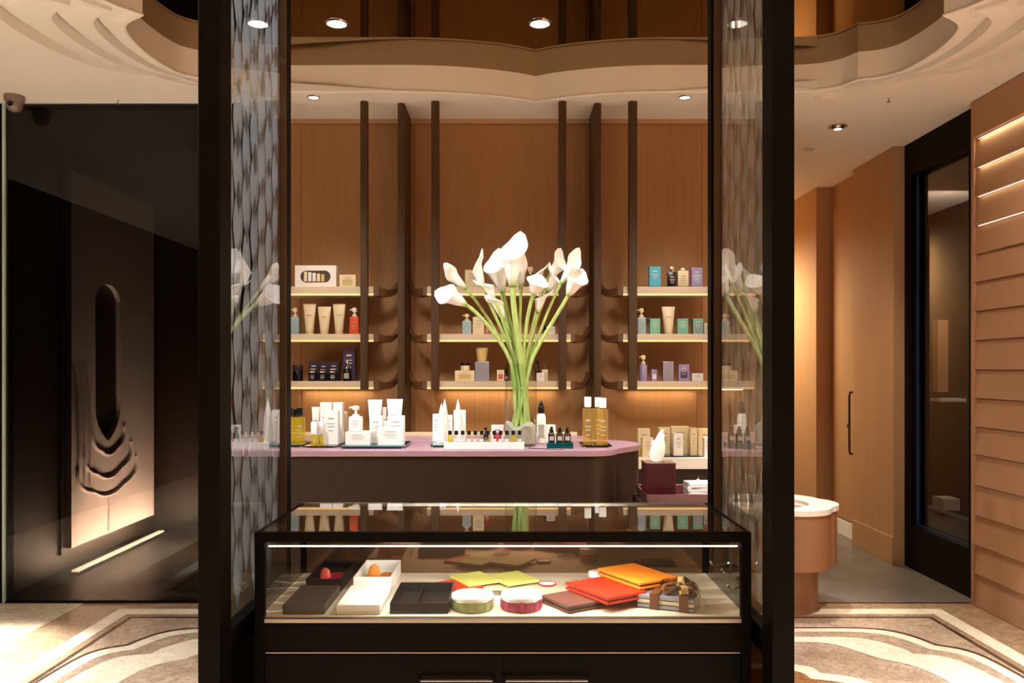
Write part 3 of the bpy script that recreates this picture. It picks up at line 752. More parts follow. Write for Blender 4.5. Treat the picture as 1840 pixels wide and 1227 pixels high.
wallet('folded_wallet', 'brown leather wallet lying in the case beneath the red one', (.195,2.335), .135, .185, radians(-58.7), DZ+.0008, .020, 'leather_brown')
wallet('folded_wallet', 'bright red leather wallet resting on the brown wallet in the case', (.262,2.352), .195, .135, radians(-58), DZ+.0225, .020, 'leather_red')
wallet('folded_wallet', 'orange leather wallet, uppermost of the fanned pile in the case', (.362,2.428), .200, .135, radians(-60), DZ+.044, .020, 'leather_orange')
tag(MB().box(-.05,.05,-.05,.05,0,.042,.002).build('riser_block', 'deck', loc=(.385,2.47,DZ+.0005), rot=(0,0,radians(-60))), 'pale block propping up the orange wallet in the case', 'block')
wallet('slim_notebook', 'lime yellow slim leather sleeve at the back, left of its twin', (-.115,2.56), .130, .105, radians(-60), DZ+.008, .008, 'lime', 0, 'notebook', False)
wallet('slim_notebook', 'lime yellow slim leather sleeve at the back, right of its twin', (.003,2.566), .130, .110, radians(-60), DZ+.008, .008, 'lime', 0, 'notebook', False)
wallet('slim_notebook', 'orange red slim leather sleeve under the lime one in the case', (-.158,2.515), .12, .10, radians(-60), DZ+.0008, .007, 'leather_red', 0, 'notebook', False)
t = thing('trinket_dish', 'tiny white round dish with crimson rim behind the magenta tin', 'dish', (.107, 2.53, DZ+.0005))
MB().lathe([(.02,0),(.026,.003),(.027,.006)], seg=20).build('rim', 'red', t, smooth=True)
MB().lathe([(.024,.0062),(.02,.008),(.001,.0082)], seg=20).build('dish_top', 'white_gloss', t, smooth=True)
t = thing('candle_pot', 'small white pot with orange red band behind the red wallet', 'pot', (.262, 2.52, DZ+.0005))
MB().lathe([(.03,0),(.031,.02),(.031,.028)], seg=20).build('pot_body', 'leather_red', t, smooth=True)
MB().lathe([(.031,.0285),(.032,.03),(.032,.042),(.028,.044)], seg=20).build('lid', 'white_gloss', t, smooth=True)
t = thing('glass_paperweight', 'clear glass pebble lying behind the red wallet in the case', 'ornament', (.187, 2.50, DZ+.0005))
MB().lathe([(.016,0),(.026,.006),(.024,.016),(.012,.022),(.001,.023)], seg=18, sx=1.2, sy=.8).build('pebble', 'clear', t, smooth=True)
tag(MB().box(-.055,.055,-.045,.045,0,.008,.003).build('beige_tile', 'brown_box', loc=(.49,2.56,DZ+.0005), rot=(0,0,radians(4))), 'flat grey beige card case behind the ribboned gift box', 'card case')
t = thing('key_ring', 'small steel loop lying between the two round tins', 'key ring', (X(893,2.42), 2.43, DZ+.004))
mb = MB(); mb.tube([(.022*cos(a_),.014*sin(a_),0) for a_ in [2*pi*k/16 for k in range(17)]], .0025, 6); mb.build('loop', 'steel', t, smooth=True)
MB().box(.012,.036,-.03,-.006,-.003,.004,.001).build('tag', 'steel', t)
# ribboned clear gift box
t = thing('ribboned_gift_box', 'clear gift box of soaps tied with a brown satin bow', 'gift box', (.432, 2.305, DZ+.0005), radians(-22))
gb = (.080, .048)
for k in range(3):
    MB().box(-gb[0]+.003, gb[0]-.003, -gb[1]+.003, gb[1]-.003, .002+k*.012, .012+k*.012, .002).build('soap_layer', ['silver_card','cream','silver_card'][k], t)
MB().box(-gb[0], gb[0], -gb[1], gb[1], 0, .042, .001).build('box_cover', 'clear', t)
MB().box(-.0415,-.0185,-gb[1]-.0012,gb[1]+.0012,.0,.0432).build('ribbon_band', 'ribbon', t)
MB().box(.038,.062,-gb[1]-.0012,gb[1]+.0012,.0,.0432).build('ribbon_band', 'ribbon', t)
def loopmesh(ang, ln, ht, wd, m, nm):
    mb = MB(); secs = []
    for k in range(13):
        u = k/12; a_ = 2*pi*u
        rr = ln*(sin(pi*u)); zz = ht*(.55+.55*sin(a_)*.9) if 0 < k < 12 else ht*.5
        c = Vector((rr, 0, .043+ht*.35+ht*.5*sin(a_)))
        wv = wd*(.35+.65*sin(pi*u))
        secs.append([(c.x, -wv, c.z), (c.x, wv, c.z), (c.x, wv, c.z+.0012), (c.x, -wv, c.z+.0012)])
    mb.loft(secs)
    return mb.build(nm, m, t, loc=(.03,.0,0), rot=(0,0,ang), smooth=True)
for k, (a_, l_, h_, m_) in enumerate(((20,.05,.030,'ribbon'),(160,.055,.034,'ribbon'),(95,.045,.04,'ribbon_gold'),(215,.05,.026,'ribbon'),(300,.045,.028,'ribbon_gold'),(335,.05,.034,'ribbon'))):
    loopmesh(radians(a_), l_, h_, .010, m_, 'bow_loop')
MB().lathe([(.004,.043),(.010,.05),(.011,.062),(.006,.068)], cx=.03, seg=12).build('bow_knot', 'ribbon', t, smooth=True)
mb = MB(); mb.loft([[(x_, y_-.009, z_), (x_, y_+.009, z_), (x_, y_+.009, z_+.0012), (x_, y_-.009, z_+.0012)] for x_, y_, z_ in ((.035,0,.05),(.06,-.01,.062),(.085,-.02,.05),(.10,-.028,.022),(.104,-.03,.003))]); mb.build('ribbon_tail', 'ribbon_gold', t, smooth=True)

# ------------------------------------------------------------------ purple topped counter
KZ = 1.02
ct = thing('counter', 'long dark wood counter with rounded lobed end and purple leather top', 'counter', (-.35, 4.3, 0))
def arc(cx, cy, r, a0, a1, k=10): return [(cx+r*cos(radians(a0+(a1-a0)*i/k)), cy+r*sin(radians(a0+(a1-a0)*i/k))) for i in range(k+1)]
def counter_plan(g):
    p = [(-1.15, 3.88-g)]+[(.36, 3.88-g)]+arc(.36, 4.02, .14+g, -90, -12, 8)
    p += arc(.42, 4.27, .225+g, -42, 90, 12)
    p += [(.42, 4.75+g), (-1.15, 4.75+g)]
    p += arc(-1.15, 4.315, .435+g, 90, 270, 14)[1:-1]
    return [(x+.35, y-4.3) for x, y in p]
MB().prism(counter_plan(0), FZ+.06, KZ-.024).build('counter_body', 'counter_wood', ct)
MB().prism(counter_plan(.010), KZ-.022, KZ, .003).build('counter_top', 'purple_top', ct)
MB().prism(counter_plan(.006), KZ-.026, KZ-.0215).build('edge_trim', 'cream', ct)
MB().prism(counter_plan(-.03), FZ, FZ+.06).build('plinth', 'black_box', ct)
MB().box(-.9+.0, .72, .434, .446, KZ, KZ+.022, .002).build('back_upstand', 'cream', ct)

# ------------------------------------------------------------------ product builders (origin at base centre, front faces -Y)
def lab(t, w_, z0, z1, y, m='print'):
    """small printed label with lines"""
    mb = MB(); hh = z1-z0
    for k, (f0, f1, ww) in enumerate(((.80,.90,.6),(.52,.58,.8),(.34,.40,.7),(.1,.16,.5))):
        mb.box(-w_*ww/2, w_*ww/2, y-.0004, y, z0+hh*f0, z0+hh*f1)
    return mb.build('printed_label', m, t)
def carton(label, x, y, z, w_, d_, h_, m, rz=0, prt='print', flap=None, name='product_box', cat='box', group=None, panel=None):
    t = thing(name, label, cat, (x, y, z+.0004), rz, group)
    MB().box(-w_/2, w_/2, -d_/2, d_/2, 0, h_, min(.0015, w_*.05)).build('carton', m, t)
    if panel:
        MB().box(-w_*.32, w_*.32, -d_/2-.0006, -d_/2+.001, h_*.18, h_*.62).build('front_panel', panel, t)
    MB().box(-w_/2*.94, w_/2*.94, -d_/2*.94, d_/2*.94, h_, h_+.0008).build('top_flap', m, t)
    if w_ > .018: lab(t, w_*.7, h_*.35, h_*.85, -d_/2-.0007 if panel else -d_/2-.0001, prt)
    if flap:
        s, ln = flap
        mb = MB(); mb.box(0, ln, -d_/2*.9, d_/2*.9, 0, .0012, mtx=Matrix.Translation((s*w_/2*.9, 0, h_)) @ Matrix.Rotation(radians(-18) if s > 0 else radians(198), 4, 'Y'))
        mb.build('open_flap', m, t)
    return t
def tube_pack(label, x, y, z, w_, h_, m, capm='white_gloss', group=None, name='cosmetic_tube'):
    t = thing(name, label, 'tube', (x, y, z+.0004), 0, group)
    r0 = w_*.32; secs = []; k = 20; ch = h_*.13
    for j in range(9):
        u = j/8; zz = ch+(h_-ch)*u
        a = r0+(w_/2-r0)*u; b = r0*(1-u)**.8+.0012
        secs.append([(a*cos(2*pi*i/k), b*sin(2*pi*i/k), zz) for i in range(k)])
    MB().loft(secs).build('tube_body', m, t, smooth=True)
    MB().box(-w_/2, w_/2, -.0016, .0016, h_*.955, h_).build('crimp', m, t)
    MB().lathe([(r0*.9,0),(r0*.95,.002),(r0*.95,ch*.9),(r0*.9,ch)], seg=20).build('cap', capm, t, smooth=True)
    mb = MB(); mb.box(-w_*.22, w_*.22, -.0004, 0, 0, h_*.03).box(-w_*.15, w_*.15, -.0004, 0, -h_*.08, -h_*.06)
    u = .55; mb.build('printed_label', 'print', t, loc=(0, -(r0*(1-u)**.8+.0022), ch+(h_-ch)*.55))
    return t
def pump(label, x, y, z, w_, h_, m, pm_='white_gloss', side=-1, square=True, frac=.66, name='pump_bottle', group=None, capm=None):
    t = thing(name, label, 'bottle', (x, y, z+.0004), 0, group)
    bh = h_*frac; a = w_/2
    if square:
        MB().box(-a, a, -a*.8, a*.8, 0, bh, w_*.12, 3).build('bottle_body', m, t, smooth=True)
    else:
        MB().lathe([(a*.92,0),(a,.003),(a,bh*.86),(a*.8,bh*.97),(a*.42,bh)], seg=24).build('bottle_body', m, t, smooth=True)
    MB().lathe([(a*.52,bh*.985),(a*.55,bh),(a*.55,bh+h_*.07),(a*.5,bh+h_*.08)], seg=18).build('collar', capm or pm_, t, smooth=True)
    MB().lathe([(a*.22,bh+h_*.07),(a*.22,h_*.86)], seg=12).build('pump_stem', pm_, t)
    mb = MB().lathe([(a*.50,h_*.84),(a*.55,h_*.86),(a*.52,h_*.97),(a*.36,h_)], seg=18).tube([(0,0,h_*.93),(side*a*.8,0,h_*.935),(side*a*1.0,0,h_*.90)], a*.15, 8)
    mb.build('pump_head', pm_, t, smooth=True)
    lab(t, w_*.7, bh*.25, bh*.75, -a*.8-.0002 if square else -a-.0003)
    return t
def capbottle(label, x, y, z, w_, h_, m, capm, frac=.76, capw=.62, group=None, name='perfume_bottle', d_=None, thick=True, prt='print'):
    t = thing(name, label, 'bottle', (x, y, z+.0004), 0, group)
    d_ = d_ or w_*.6; bh = h_*frac
    MB().box(-w_/2, w_/2, -d_/2, d_/2, 0, bh, min(w_,d_)*.10, 2).build('bottle_body', m, t, smooth=True)
    MB().lathe([(w_*.2,bh-.001),(w_*.2,bh+h_*.03)], seg=16).build('neck', 'steel', t)
    cw = w_*capw/2
    MB().box(-cw, cw, -min(cw,d_*.45), min(cw,d_*.45), bh+h_*.025, h_, cw*.15).build('cap', capm, t, smooth=True)
    lab(t, w_*.7, bh*.2, bh*.75, -d_/2-.0003, prt)
    return t
def dropper(label, x, y, z, w_, h_, m, capm='black', group=None, name='dropper_bottle', frac=.60):
    t = thing(name, label, 'bottle', (x, y, z+.0004), 0, group); a = w_/2; bh = h_*frac
    MB().lathe([(a*.9,0),(a,.002),(a,bh*.82),(a*.75,bh*.95),(a*.45,bh)], seg=20).build('bottle_body', m, t, smooth=True)
    MB().lathe([(a*.62,bh*.97),(a*.66,bh),(a*.66,bh+h_*.14),(a*.55,bh+h_*.16)], seg=18).build('collar', capm, t, smooth=True)
    MB().lathe([(a*.42,bh+h_*.14),(a*.46,bh+h_*.2),(a*.42,h_*.94),(a*.2,h_)], seg=16).build('bulb', capm, t, smooth=True)
    MB().box(-a*.62,a*.62,-a*1.01-.0004,-a*.8,bh*.2,bh*.62).build('printed_label', 'print', t)
    return t
def jar(label, x, y, z, w_, h_, m, lidm, group=None, name='cream_jar'):
    t = thing(name, label, 'jar', (x, y, z+.0004), 0, group); a = w_/2
    MB().lathe([(a*.9,0),(a,.002),(a,h_*.58),(a*.92,h_*.64)], seg=24).build('jar_body', m, t, smooth=True)
    MB().lathe([(a*.98,h_*.64),(a*1.02,h_*.66),(a*1.02,h_*.96),(a*.96,h_)], seg=24).build('lid', lidm, t, smooth=True)
    return t
def tray(label, x0, x1, y0, y1, z, h, m, name='glass_tray', feet=True):
    t = thing(name, label, 'tray', ((x0+x1)/2, (y0+y1)/2, z+.0004))
    a, b = (x1-x0)/2, (y1-y0)/2
    MB().box(-a, a, -b, b, h*.4 if feet else 0, h, .001).build('tray_plate', m, t)
    if feet:
        for sx in (-1, 1):
            for sy in (-1, 1):
                MB().lathe([(.006,0),(.006,h*.4)], cx=sx*(a-.009), cy=sy*(b-.009), seg=10).build('foot', 'chrome', t)
    return z+.0004+h

# ---- shelves: px boxes converted at depth ds
U = 1.0
ds = 5.09
S1, S2, S3 = SH[0][0], SH[1][0], SH[2][0]
def bx(px0, px1, pyt, zb, d=ds):
    return X((px0+px1)/2, d), (px1-px0)*d/F, Z(pyt, d)-zb
# left bay, top shelf
x, w_, h_ = bx(532,606,478,S1)
t = thing('gift_carton', 'large white gift carton with cut-out window on the top left shelf', 'box', (x, ds, S1+.0004))
MB().box(-w_/2, w_/2, -.03, .03, 0, h_, .0015).build('carton', 'white', t)
mb = MB(); pts = []
for k in range(24):
    a_ = 2*pi*k/24; cx_ = (.055 if cos(a_) > 0 else -.055)
    pts.append((cx_+h_*.27*cos(a_), h_*.5+h_*.27*sin(a_)))
mb.bm.faces.new([mb.bm.verts.new((p[0], -.0304, p[1])) for p in pts]); mb.build('window_recess', 'brown_box', t)
for k in range(5):
    MB().box(-.070+k*.026, -.050+k*.026, -.0325, -.0304, h_*.28, h_*(.72-.03*k), .001).build('product_sample', ['cream','white','white','cream','gold_card'][k], t)
x, w_, h_ = bx(612,641,495,S1)
carton('small cream and gold box beside the white gift carton', x, ds, S1, w_, .07, h_, 'cream', panel='gold_card')
# left bay, middle shelf
x, w_, h_ = bx(523,538,553,S2); pump('pale blue pump bottle with cream head on the left middle shelf', x, ds, S2, w_, h_, 'blue_liq', 'cream')
for (a, b, tp, lb) in ((545,568,546,'cream tube standing on its cap, leftmost of three on the left middle shelf'), (571,595,551,'cream tube standing on its cap, shorter middle one on the left middle shelf'), (598,621,546,'cream tube standing on its cap, next to the orange pump bottle')):
    x, w_, h_ = bx(a, b, tp, S2); tube_pack(lb, x, ds, S2, w_, h_, 'cream_tube', 'cream', 'cream tubes on the left middle shelf')
x, w_, h_ = bx(629,645,553,S2); pump('bright orange pump bottle with white head on the left middle shelf', x, ds, S2, w_, h_, 'orange_liq', 'white_gloss')
# left bay, lower shelf
x, w_, h_ = bx(526,544,656,S3); jar('dark squat jar alone at the left end of the lower left shelf', x, ds, S3, w_, h_, 'black', 'dark_purple')
for k, (a, b) in enumerate(((553,572),(571,590),(589,609))):
    x, w_, h_ = bx(a+.4, b-.4, 650+(k==1)*1, S3)
    pos = ('leftmost', 'middle', 'rightmost')[k]
    carton('dark plum box, %s of three behind small glossy bottles' % pos, x, ds+.04, S3, w_, .05, h_, 'dark_purple', prt='print_light', group='dark plum boxes on the lower left shelf')
    x, w_, h_ = bx(a+2, b-3, 663, S3, ds-.03)
    capbottle('small dark glossy bottle, %s of three in front of the plum boxes' % pos, x, ds-.03, S3, w_, h_, 'black', 'chrome', .7, .7, 'small dark bottles on the lower left shelf', prt='print_light')
x, w_, h_ = bx(616,637,625,S3); carton('tall deep purple box at the right end of the lower left shelf', x, ds+.04, S3, w_, .06, h_, 'purple', prt='print_light')
x, w_, h_ = bx(617,631,648,S3,ds-.03); dropper('dark bottle with round silver cap in front of the tall purple box', x, ds-.03, S3, w_, h_, 'black', 'chrome', frac=.62)
# middle bay
x, w_, h_ = bx(836,862,486,S1); carton('cream box half hidden by lilies on the left of the middle top shelf', x, ds, S1, w_, .05, h_, 'cream')
x, w_, h_ = bx(922,938,492,S1); carton('small pale box behind the tallest lily on the middle top shelf', x, ds, S1, w_, .05, h_, 'white')
x, w_, h_ = bx(946,960,480,S1); capbottle('slim clear bottle behind lilies at the right of the middle top shelf', x, ds, S1, w_, h_, 'clear', 'cream', .74)
tray('thin dark glass tray on the middle top shelf behind the lilies', X(834,ds), X(962,ds), ds-.07, ds+.06, S1, .004, 'dark_glass')
x, w_, h_ = bx(831,847,564,S2); pump('slim pump bottle with cream pump on the middle shelf left of lilies', x, ds, S2, w_, h_, 'blue_liq', 'cream')
x, w_, h_ = bx(850,870,570,S2); carton('cream box beside the pump bottle on the middle shelf', x, ds, S2, w_, .05, h_, 'cream')
x, w_, h_ = bx(871,879,577,S2); dropper('tiny coral red bottle beside the cream box on the middle shelf', x, ds, S2, w_, h_, 'pink', 'red')
x, w_, h_ = bx(982,997,587,S2); carton('small white box right of the lilies on the middle shelf', x, ds, S2, w_, .04, h_, 'white')
x, w_, h_ = bx(976,984,583,S2); dropper('tiny black bottle beside the small white box right of the lilies', x, ds+.03, S2, w_, h_, 'black')
x, w_, h_ = bx(818,853,666,S3)
c = carton('low cream box carrying a dark lidded jar on the lower middle shelf', x, ds, S3, w_, .06, h_, 'cream', panel='gold_card')
x2, w2, h2 = bx(823,849,652,S3+h_+.0015); jar('cream jar with thin dark lid standing on the low cream box', x2, ds, S3+h_+.0015, min(w2,.056), h2, 'cream', 'black_box')
x, w_, h_ = bx(854,879,650,S3)
carton('tall grey cream box carrying an upturned pot on the lower middle shelf', x, ds, S3, w_, .07, h_, 'silver_card')
x2, w2, h2 = bx(855,877,625,S3+h_+.0015); zt = S3+h_+.0015
t = thing('tapered_pot', 'pale gold tapered pot standing on the tall box behind lilies', 'pot', (x2, ds, zt+.0004))
MB().lathe([(w2*.36,0),(w2*.38,.003),(w2*.47,h2*.8)], seg=22, sy=.85).build('pot_body', 'gold_card', t, smooth=True)
MB().lathe([(w2*.48,h2*.8),(w2*.5,h2*.82),(w2*.5,h2)], seg=22, sy=.85).build('lid', 'cream', t, smooth=True)
x, w_, h_ = bx(893,906,665,S3); carton('small pink and cream box left of the vase on the lower middle shelf', x, ds, S3, w_, .04, h_, 'cream', panel='pink')
x, w_, h_ = bx(964,978,670,S3); carton('small white box right of the vase on the lower middle shelf', x, ds-.02, S3, w_, .04, h_, 'white')
x, w_, h_ = bx(974,985,655,S3); capbottle('slim cream bottle with brown cap behind the small white box', x, ds+.04, S3, w_, h_, 'cream', 'leather_brown', .7, .5)
x, w_, h_ = bx(962,970,645,S3); dropper('thin black dropper bottle right of the vase on the lower middle shelf', x, ds+.05, S3, w_, h_, 'black')
x, w_, h_ = bx(905,914,662,S3); dropper('thin black dropper bottle left of the vase on the lower middle shelf', x, ds+.05, S3, w_, h_, 'black')
# right bay, top shelf
zt = tray('thin green glass tray under the perfume bottles on the top right shelf', X(1163,ds), X(1264,ds), ds-.07, ds+.06, S1, .005, 'green_glass')
x, w_, h_ = bx(1166,1186,480,zt); carton('turquoise box with open flap on the top right shelf', x, ds, zt, w_, .045, h_, 'blue', flap=(-1,.022), prt='print_light')
x, w_, h_ = bx(1199,1215,480,zt); capbottle('black perfume bottle with silver cap on the top right shelf', x, ds, zt, w_, h_, 'black', 'chrome', .74, .4, prt='print_light')
x, w_, h_ = bx(1217,1236,482,zt); capbottle('cream perfume bottle with white cap on the top right shelf', x, ds, zt, w_, h_, 'cream', 'white_gloss', .86, .34)
x, w_, h_ = bx(1241,1261,482,zt); carton('lilac box with raised flap on the top right shelf', x, ds, zt, w_, .045, h_, 'lilac', flap=(-1,.018), prt='print_light', panel='silver_card')
# right bay, middle shelf
x, w_, h_ = bx(1145,1160,554,S2); pump('clear blue bottle with cream cap at the left of the right middle shelf', x, ds, S2, w_, h_, 'blue_liq', 'cream')
x, w_, h_ = bx(1167,1185,573,S2); carton('mint green box with open flap left of the cream tube', x, ds, S2, w_, .05, h_, 'mint', flap=(-1,.02), prt='print_light')
x, w_, h_ = bx(1189,1213,551,S2); tube_pack('tall cream tube between mint boxes on the right middle shelf', x, ds, S2, w_, h_, 'cream_tube', 'cream')
x, w_, h_ = bx(1216,1235,573,S2); carton('mint green box directly right of the cream tube', x, ds, S2, w_, .05, h_, 'mint', flap=(1,.012), prt='print_light')
x, w_, h_ = bx(1244,1262,573,S2); carton('mint green box beside the small white one on the right middle shelf', x, ds, S2, w_, .05, h_, 'mint', flap=(-1,.010), prt='print_light', panel='silver_card')
x, w_, h_ = bx(1264,1277,581,S2); carton('small white box at the right end of the right middle shelf', x, ds, S2, w_, .05, h_, 'white')
# right bay, lower shelf
x, w_, h_ = bx(1149,1163,638,S3); pump('lilac pump bottle with cream head on the lower right shelf', x, ds, S3, w_, h_, 'lilac', 'cream', square=False)
x, w_, h_ = bx(1170,1180,664,S3); carton('small slim lilac and white box beside the lilac pump bottle', x, ds, S3, w_, .03, h_, 'lilac', panel='white')
x, w_, h_ = bx(1190,1209,650,S3); carton('silver box with open flap on the lower right shelf', x, ds, S3, w_, .05, h_, 'silver_card', flap=(-1,.02))
x, w_, h_ = bx(1218,1237,655,S3); carton('purple box with dark base on the lower right shelf', x, ds, S3, w_, .05, h_, 'lilac', panel='purple', prt='print_light')
x, w_, h_ = bx(1242,1262,671,S3); carton('plain white low box at the right of the lower right shelf', x, ds, S3, w_, .05, h_, 'white_gloss')
# right base cabinet top
db = 5.08
zt = tray('green glass tray under the cream boxes on the right base cabinet', X(1170,db), X(1258,db), db-.09, db+.1, BZ, .006, 'green_glass')
for (a, b, tp, dd, zz, m, lb) in (
    (1145,1167,770,5.16,BZ,'cream','tall cream box behind at the left end of the base cabinet top'),
    (1153,1173,786,5.02,BZ,'cream','shorter cream box in front at the left end of the base cabinet top'),
    (1183,1203,768,5.12,zt,'cream','cream box behind the tissue tip on the green glass tray'),
    (1205,1237,766,5.14,zt,'cream','widest cream box at the back of the green glass tray'),
    (1209,1226,779,5.03,zt,'white','short pale box in front of the widest cream box'),
    (1239,1251,769,5.06,zt,'cream','slim tall cream box at the right of the green glass tray'),
    (1253,1277,770,5.14,BZ,'cream','cream box behind at the right end of the base cabinet top'),
    (1264,1278,786,5.02,BZ,'white','short pale box in front at the right end of the base cabinet')):
    x, w_, h_ = bx(a, b, tp, zz, dd); carton(lb, x, dd, zz, w_, .05, h_, m)
x, w_, h_ = bx(1142,1152,798,BZ,5.02); jar('tiny yellow pot at the left end of the base cabinet top', x, 5.02, BZ, w_, h_, 'yellow_liq', 'cream')

# ------------------------------------------------------------------ counter goods
U = .77
def kx(px0, px1, pyt, zb, d): return X((px0+px1)/2, d), (px1-px0)*d/F, Z(pyt, d)-zb
# yellow oils at the left
zt = tray('teal glass tray carrying three yellow oil bottles at the left of the counter', X(480,4.15), X(551,4.15), 4.06, 4.28, KZ, .012, 'teal_glass')
for (a, b, dd, tp, lb) in ((514,529,4.12,733,'yellow oil bottle with black cap, front left on the teal tray'), (523,540,4.23,735,'yellow oil bottle with black cap, rear one on the teal tray'), (531,548,4.12,733,'yellow oil bottle with black cap, front right on the teal tray')):
    x, w_, h_ = kx(a, b, tp, zt, dd); capbottle(lb, x, dd, zt, w_, h_, 'yellow_liq', 'black', .74, .6, 'yellow oil bottles on the teal tray', name='oil_bottle')
# white cluster
zt = tray('smoked glass tray under white boxes and two tiny yellow bottles', X(551,4.1), X(609,4.1), 4.03, 4.32, KZ, .008, 'dark_glass')
for (a, b, tp, dd, m, lb) in ((584,609,738,4.12,'white','large plain white box at the front of the smoked glass tray'), (577,598,723,4.22,'white_gloss','tall white box behind the large plain one, left of its twin'), (600,617,723,4.22,'white_gloss','tall white box behind the large plain one, right of its twin')):
    x, w_, h_ = kx(a, b, tp, zt, dd); carton(lb, x, dd, zt, w_, .05, h_, m)
x, w_, h_ = kx(560,575,731,zt,4.21); tube_pack('tall slim white tube at the back left of the smoked glass tray', x, 4.21, zt, w_, h_, 'white_gloss')
x, w_, h_ = kx(558,571,758,zt,4.06); capbottle('tiny bottle of yellow oil with white cap, front left of the smoked tray', x, 4.06, zt, w_, h_, 'yellow_liq', 'white_gloss', .44, .8, name='oil_bottle')
x, w_, h_ = kx(573,581,757,zt,4.09); capbottle('tiny narrow bottle of yellow oil with white cap beside the large white box', x, 4.09, zt, w_, h_, 'yellow_liq', 'white_gloss', .44, .8, name='oil_bottle')
x, w_, h_ = kx(610,623,740,KZ,4.31); carton('pale cream box standing right of the tall white twin boxes', x, 4.31, KZ, w_, .06, h_, 'cream')
zt = tray('teal glass tray under white boxes and tubes on the counter', X(618,4.08), X(731,4.08), 3.98, 4.27, KZ, .012, 'teal_glass')
x, w_, h_ = kx(624,668,775,zt,4.08); carton('low wide white box at the left front of the teal tray', x, 4.08, zt, w_, .10, h_, 'white'); zb = zt+h_+.0015
x2, w2, h2 = kx(628,651,729,zb,4.09); pump('white square pump bottle standing on the low wide white box', x2, 4.09, zb, w2, h2, 'white_gloss', 'white_gloss', frac=.58)
x, w_, h_ = kx(681,725,768,zt,4.06); carton('low wide white box at the right front of the teal tray', x, 4.06, zt, w_, .06, h_, 'white')
x, w_, h_ = kx(661,687,718,zt,4.21); tube_pack('broad white tube standing behind, left of its twin on the teal tray', x, 4.21, zt, w_, h_, 'white_gloss')
x, w_, h_ = kx(695,724,717,zt,4.21); tube_pack('broad white tube standing behind, right of its twin on the teal tray', x, 4.21, zt, w_, h_, 'white_gloss')
x, w_, h_ = kx(665,688,747,zt,4.14); carton('upright white box in front of the left broad white tube', x, 4.14, zt, w_, .04, h_, 'white_gloss')
x, w_, h_ = kx(697,727,747,zt,4.15); carton('upright white box in front of the right broad white tube', x, 4.15, zt, w_, .04, h_, 'white')
x, w_, h_ = kx(683,696,732,zt,4.21); capbottle('white bottle with pink collar between the broad white tubes', x, 4.235, zt, w_*.8, h_, 'white_gloss', 'white', .62, .7)
x, w_, h_ = kx(670,678,762,zt,4.035); dropper('small clear vial standing between the two low white boxes', x, 4.035, zt, w_, h_, 'clear', 'print_light')
# cones
zt = tray('small teal glass plate under the two white cones', X(776,4.12), X(830,4.12), 4.05, 4.30, KZ, .010, 'teal_glass')
def cone(label, px, pw, tp, dd):
    x, w_, h_ = kx(px-pw/2, px+pw/2, tp, zt, dd)
    t = thing('cone_tube', label, 'tube', (x, dd, zt+.0004)); k = 20; secs = []
    for j in range(8):
        u = j/7; a_ = w_/2*(1-u**2.2)+.0015; secs.append([(a_*cos(2*pi*i/k), a_*(1+.25*u)*sin(2*pi*i/k), h_*.04+h_*.96*u) for i in range(k)])
    MB().loft(secs).build('tube_body', 'white_gloss', t, smooth=True)
    MB().lathe([(w_*.46,0),(w_*.47,h_*.04)], seg=20).build('cap', 'white', t)
    MB().box(-.001,.001,-.008,.008,h_*.95,h_*1.0).build('crimp', 'white_gloss', t)
cone('white pointed cone tube in front, left of the vial rack', 793, 17, 725, 4.10)
cone('white pointed cone tube behind the front left one', 799, 17, 717, 4.20)
cone('white pointed cone tube right of the other two, behind the vial rack', 823, 17, 717, 4.15)
for (a, b, tp, dd, lb) in ((778,790,744,4.27,'white box left of the cone tubes'),(801,813,746,4.28,'white box between the cone tubes'),(814,836,738,4.27,'white box behind the right cone tube')):
    x, w_, h_ = kx(a, b, tp, zt if b < 830 else KZ, dd); carton(lb, x, dd+(.06 if b >= 830 else 0), zt if b < 830 else KZ, w_, .04, h_, 'white_gloss')
# vial rack
dv = 3.96
x0, x1 = X(798,dv), X(942,dv)
t = thing('vial_rack', 'long white acrylic rack holding a row of mini vials', 'rack', ((x0+x1)/2, dv, KZ+.0004))
L = (x1-x0)/2
MB().box(-L, L, -.024, .024, 0, .034, .002).build('rack_body', 'white_gloss', t)
mb = MB()
for k in range(12): mb.lathe([(.0125,.034),(.0125,.0352),(.0115,.0352)], cx=-L+.028+k*(2*L-.05)/11, seg=14, cap=False)
mb.build('socket_rims', 'steel', t)
ordn = ('leftmost','second from the left','third from the left','fourth from the left','fifth from the left','sixth from the left','sixth from the right','fifth from the right','fourth from the right','third from the right','second from the right','rightmost')
for k in range(12):
    xv = x0+.028+k*(2*L-.05)/11
    v = thing('mini_vial', 'clear mini vial with dark cap in the white rack, %s' % ordn[k], 'vial', (xv, dv, KZ+.0358), 0, 'mini vials in the white rack')
    MB().lathe([(.0105,0),(.011,.001),(.011,.026),(.006,.031),(.006,.034)], seg=14).build('vial_body', 'yellow_liq' if k in (0,10) else 'clear', v, smooth=True)
    MB().lathe([(.0098,.0),(.0098,.012)], seg=12).build('sample_fill', 'yellow_liq' if k in (0,10,6) else 'print_light', v)
    MB().lathe([(.0088,.033),(.009,.034),(.0088,.050),(.007,.052)], seg=14).build('cap', 'black', v, smooth=True)
x, w_, h_ = kx(868,878,767,KZ,4.10); pump('small black pump bottle behind the vial rack', x, 4.10, KZ, w_, h_, 'black', 'black', square=False)
x, w_, h_ = kx(883,905,764,KZ,4.22); carton('white box with red side panel behind the vial rack', x, 4.22, KZ, w_, .05, h_, 'white', panel='red')
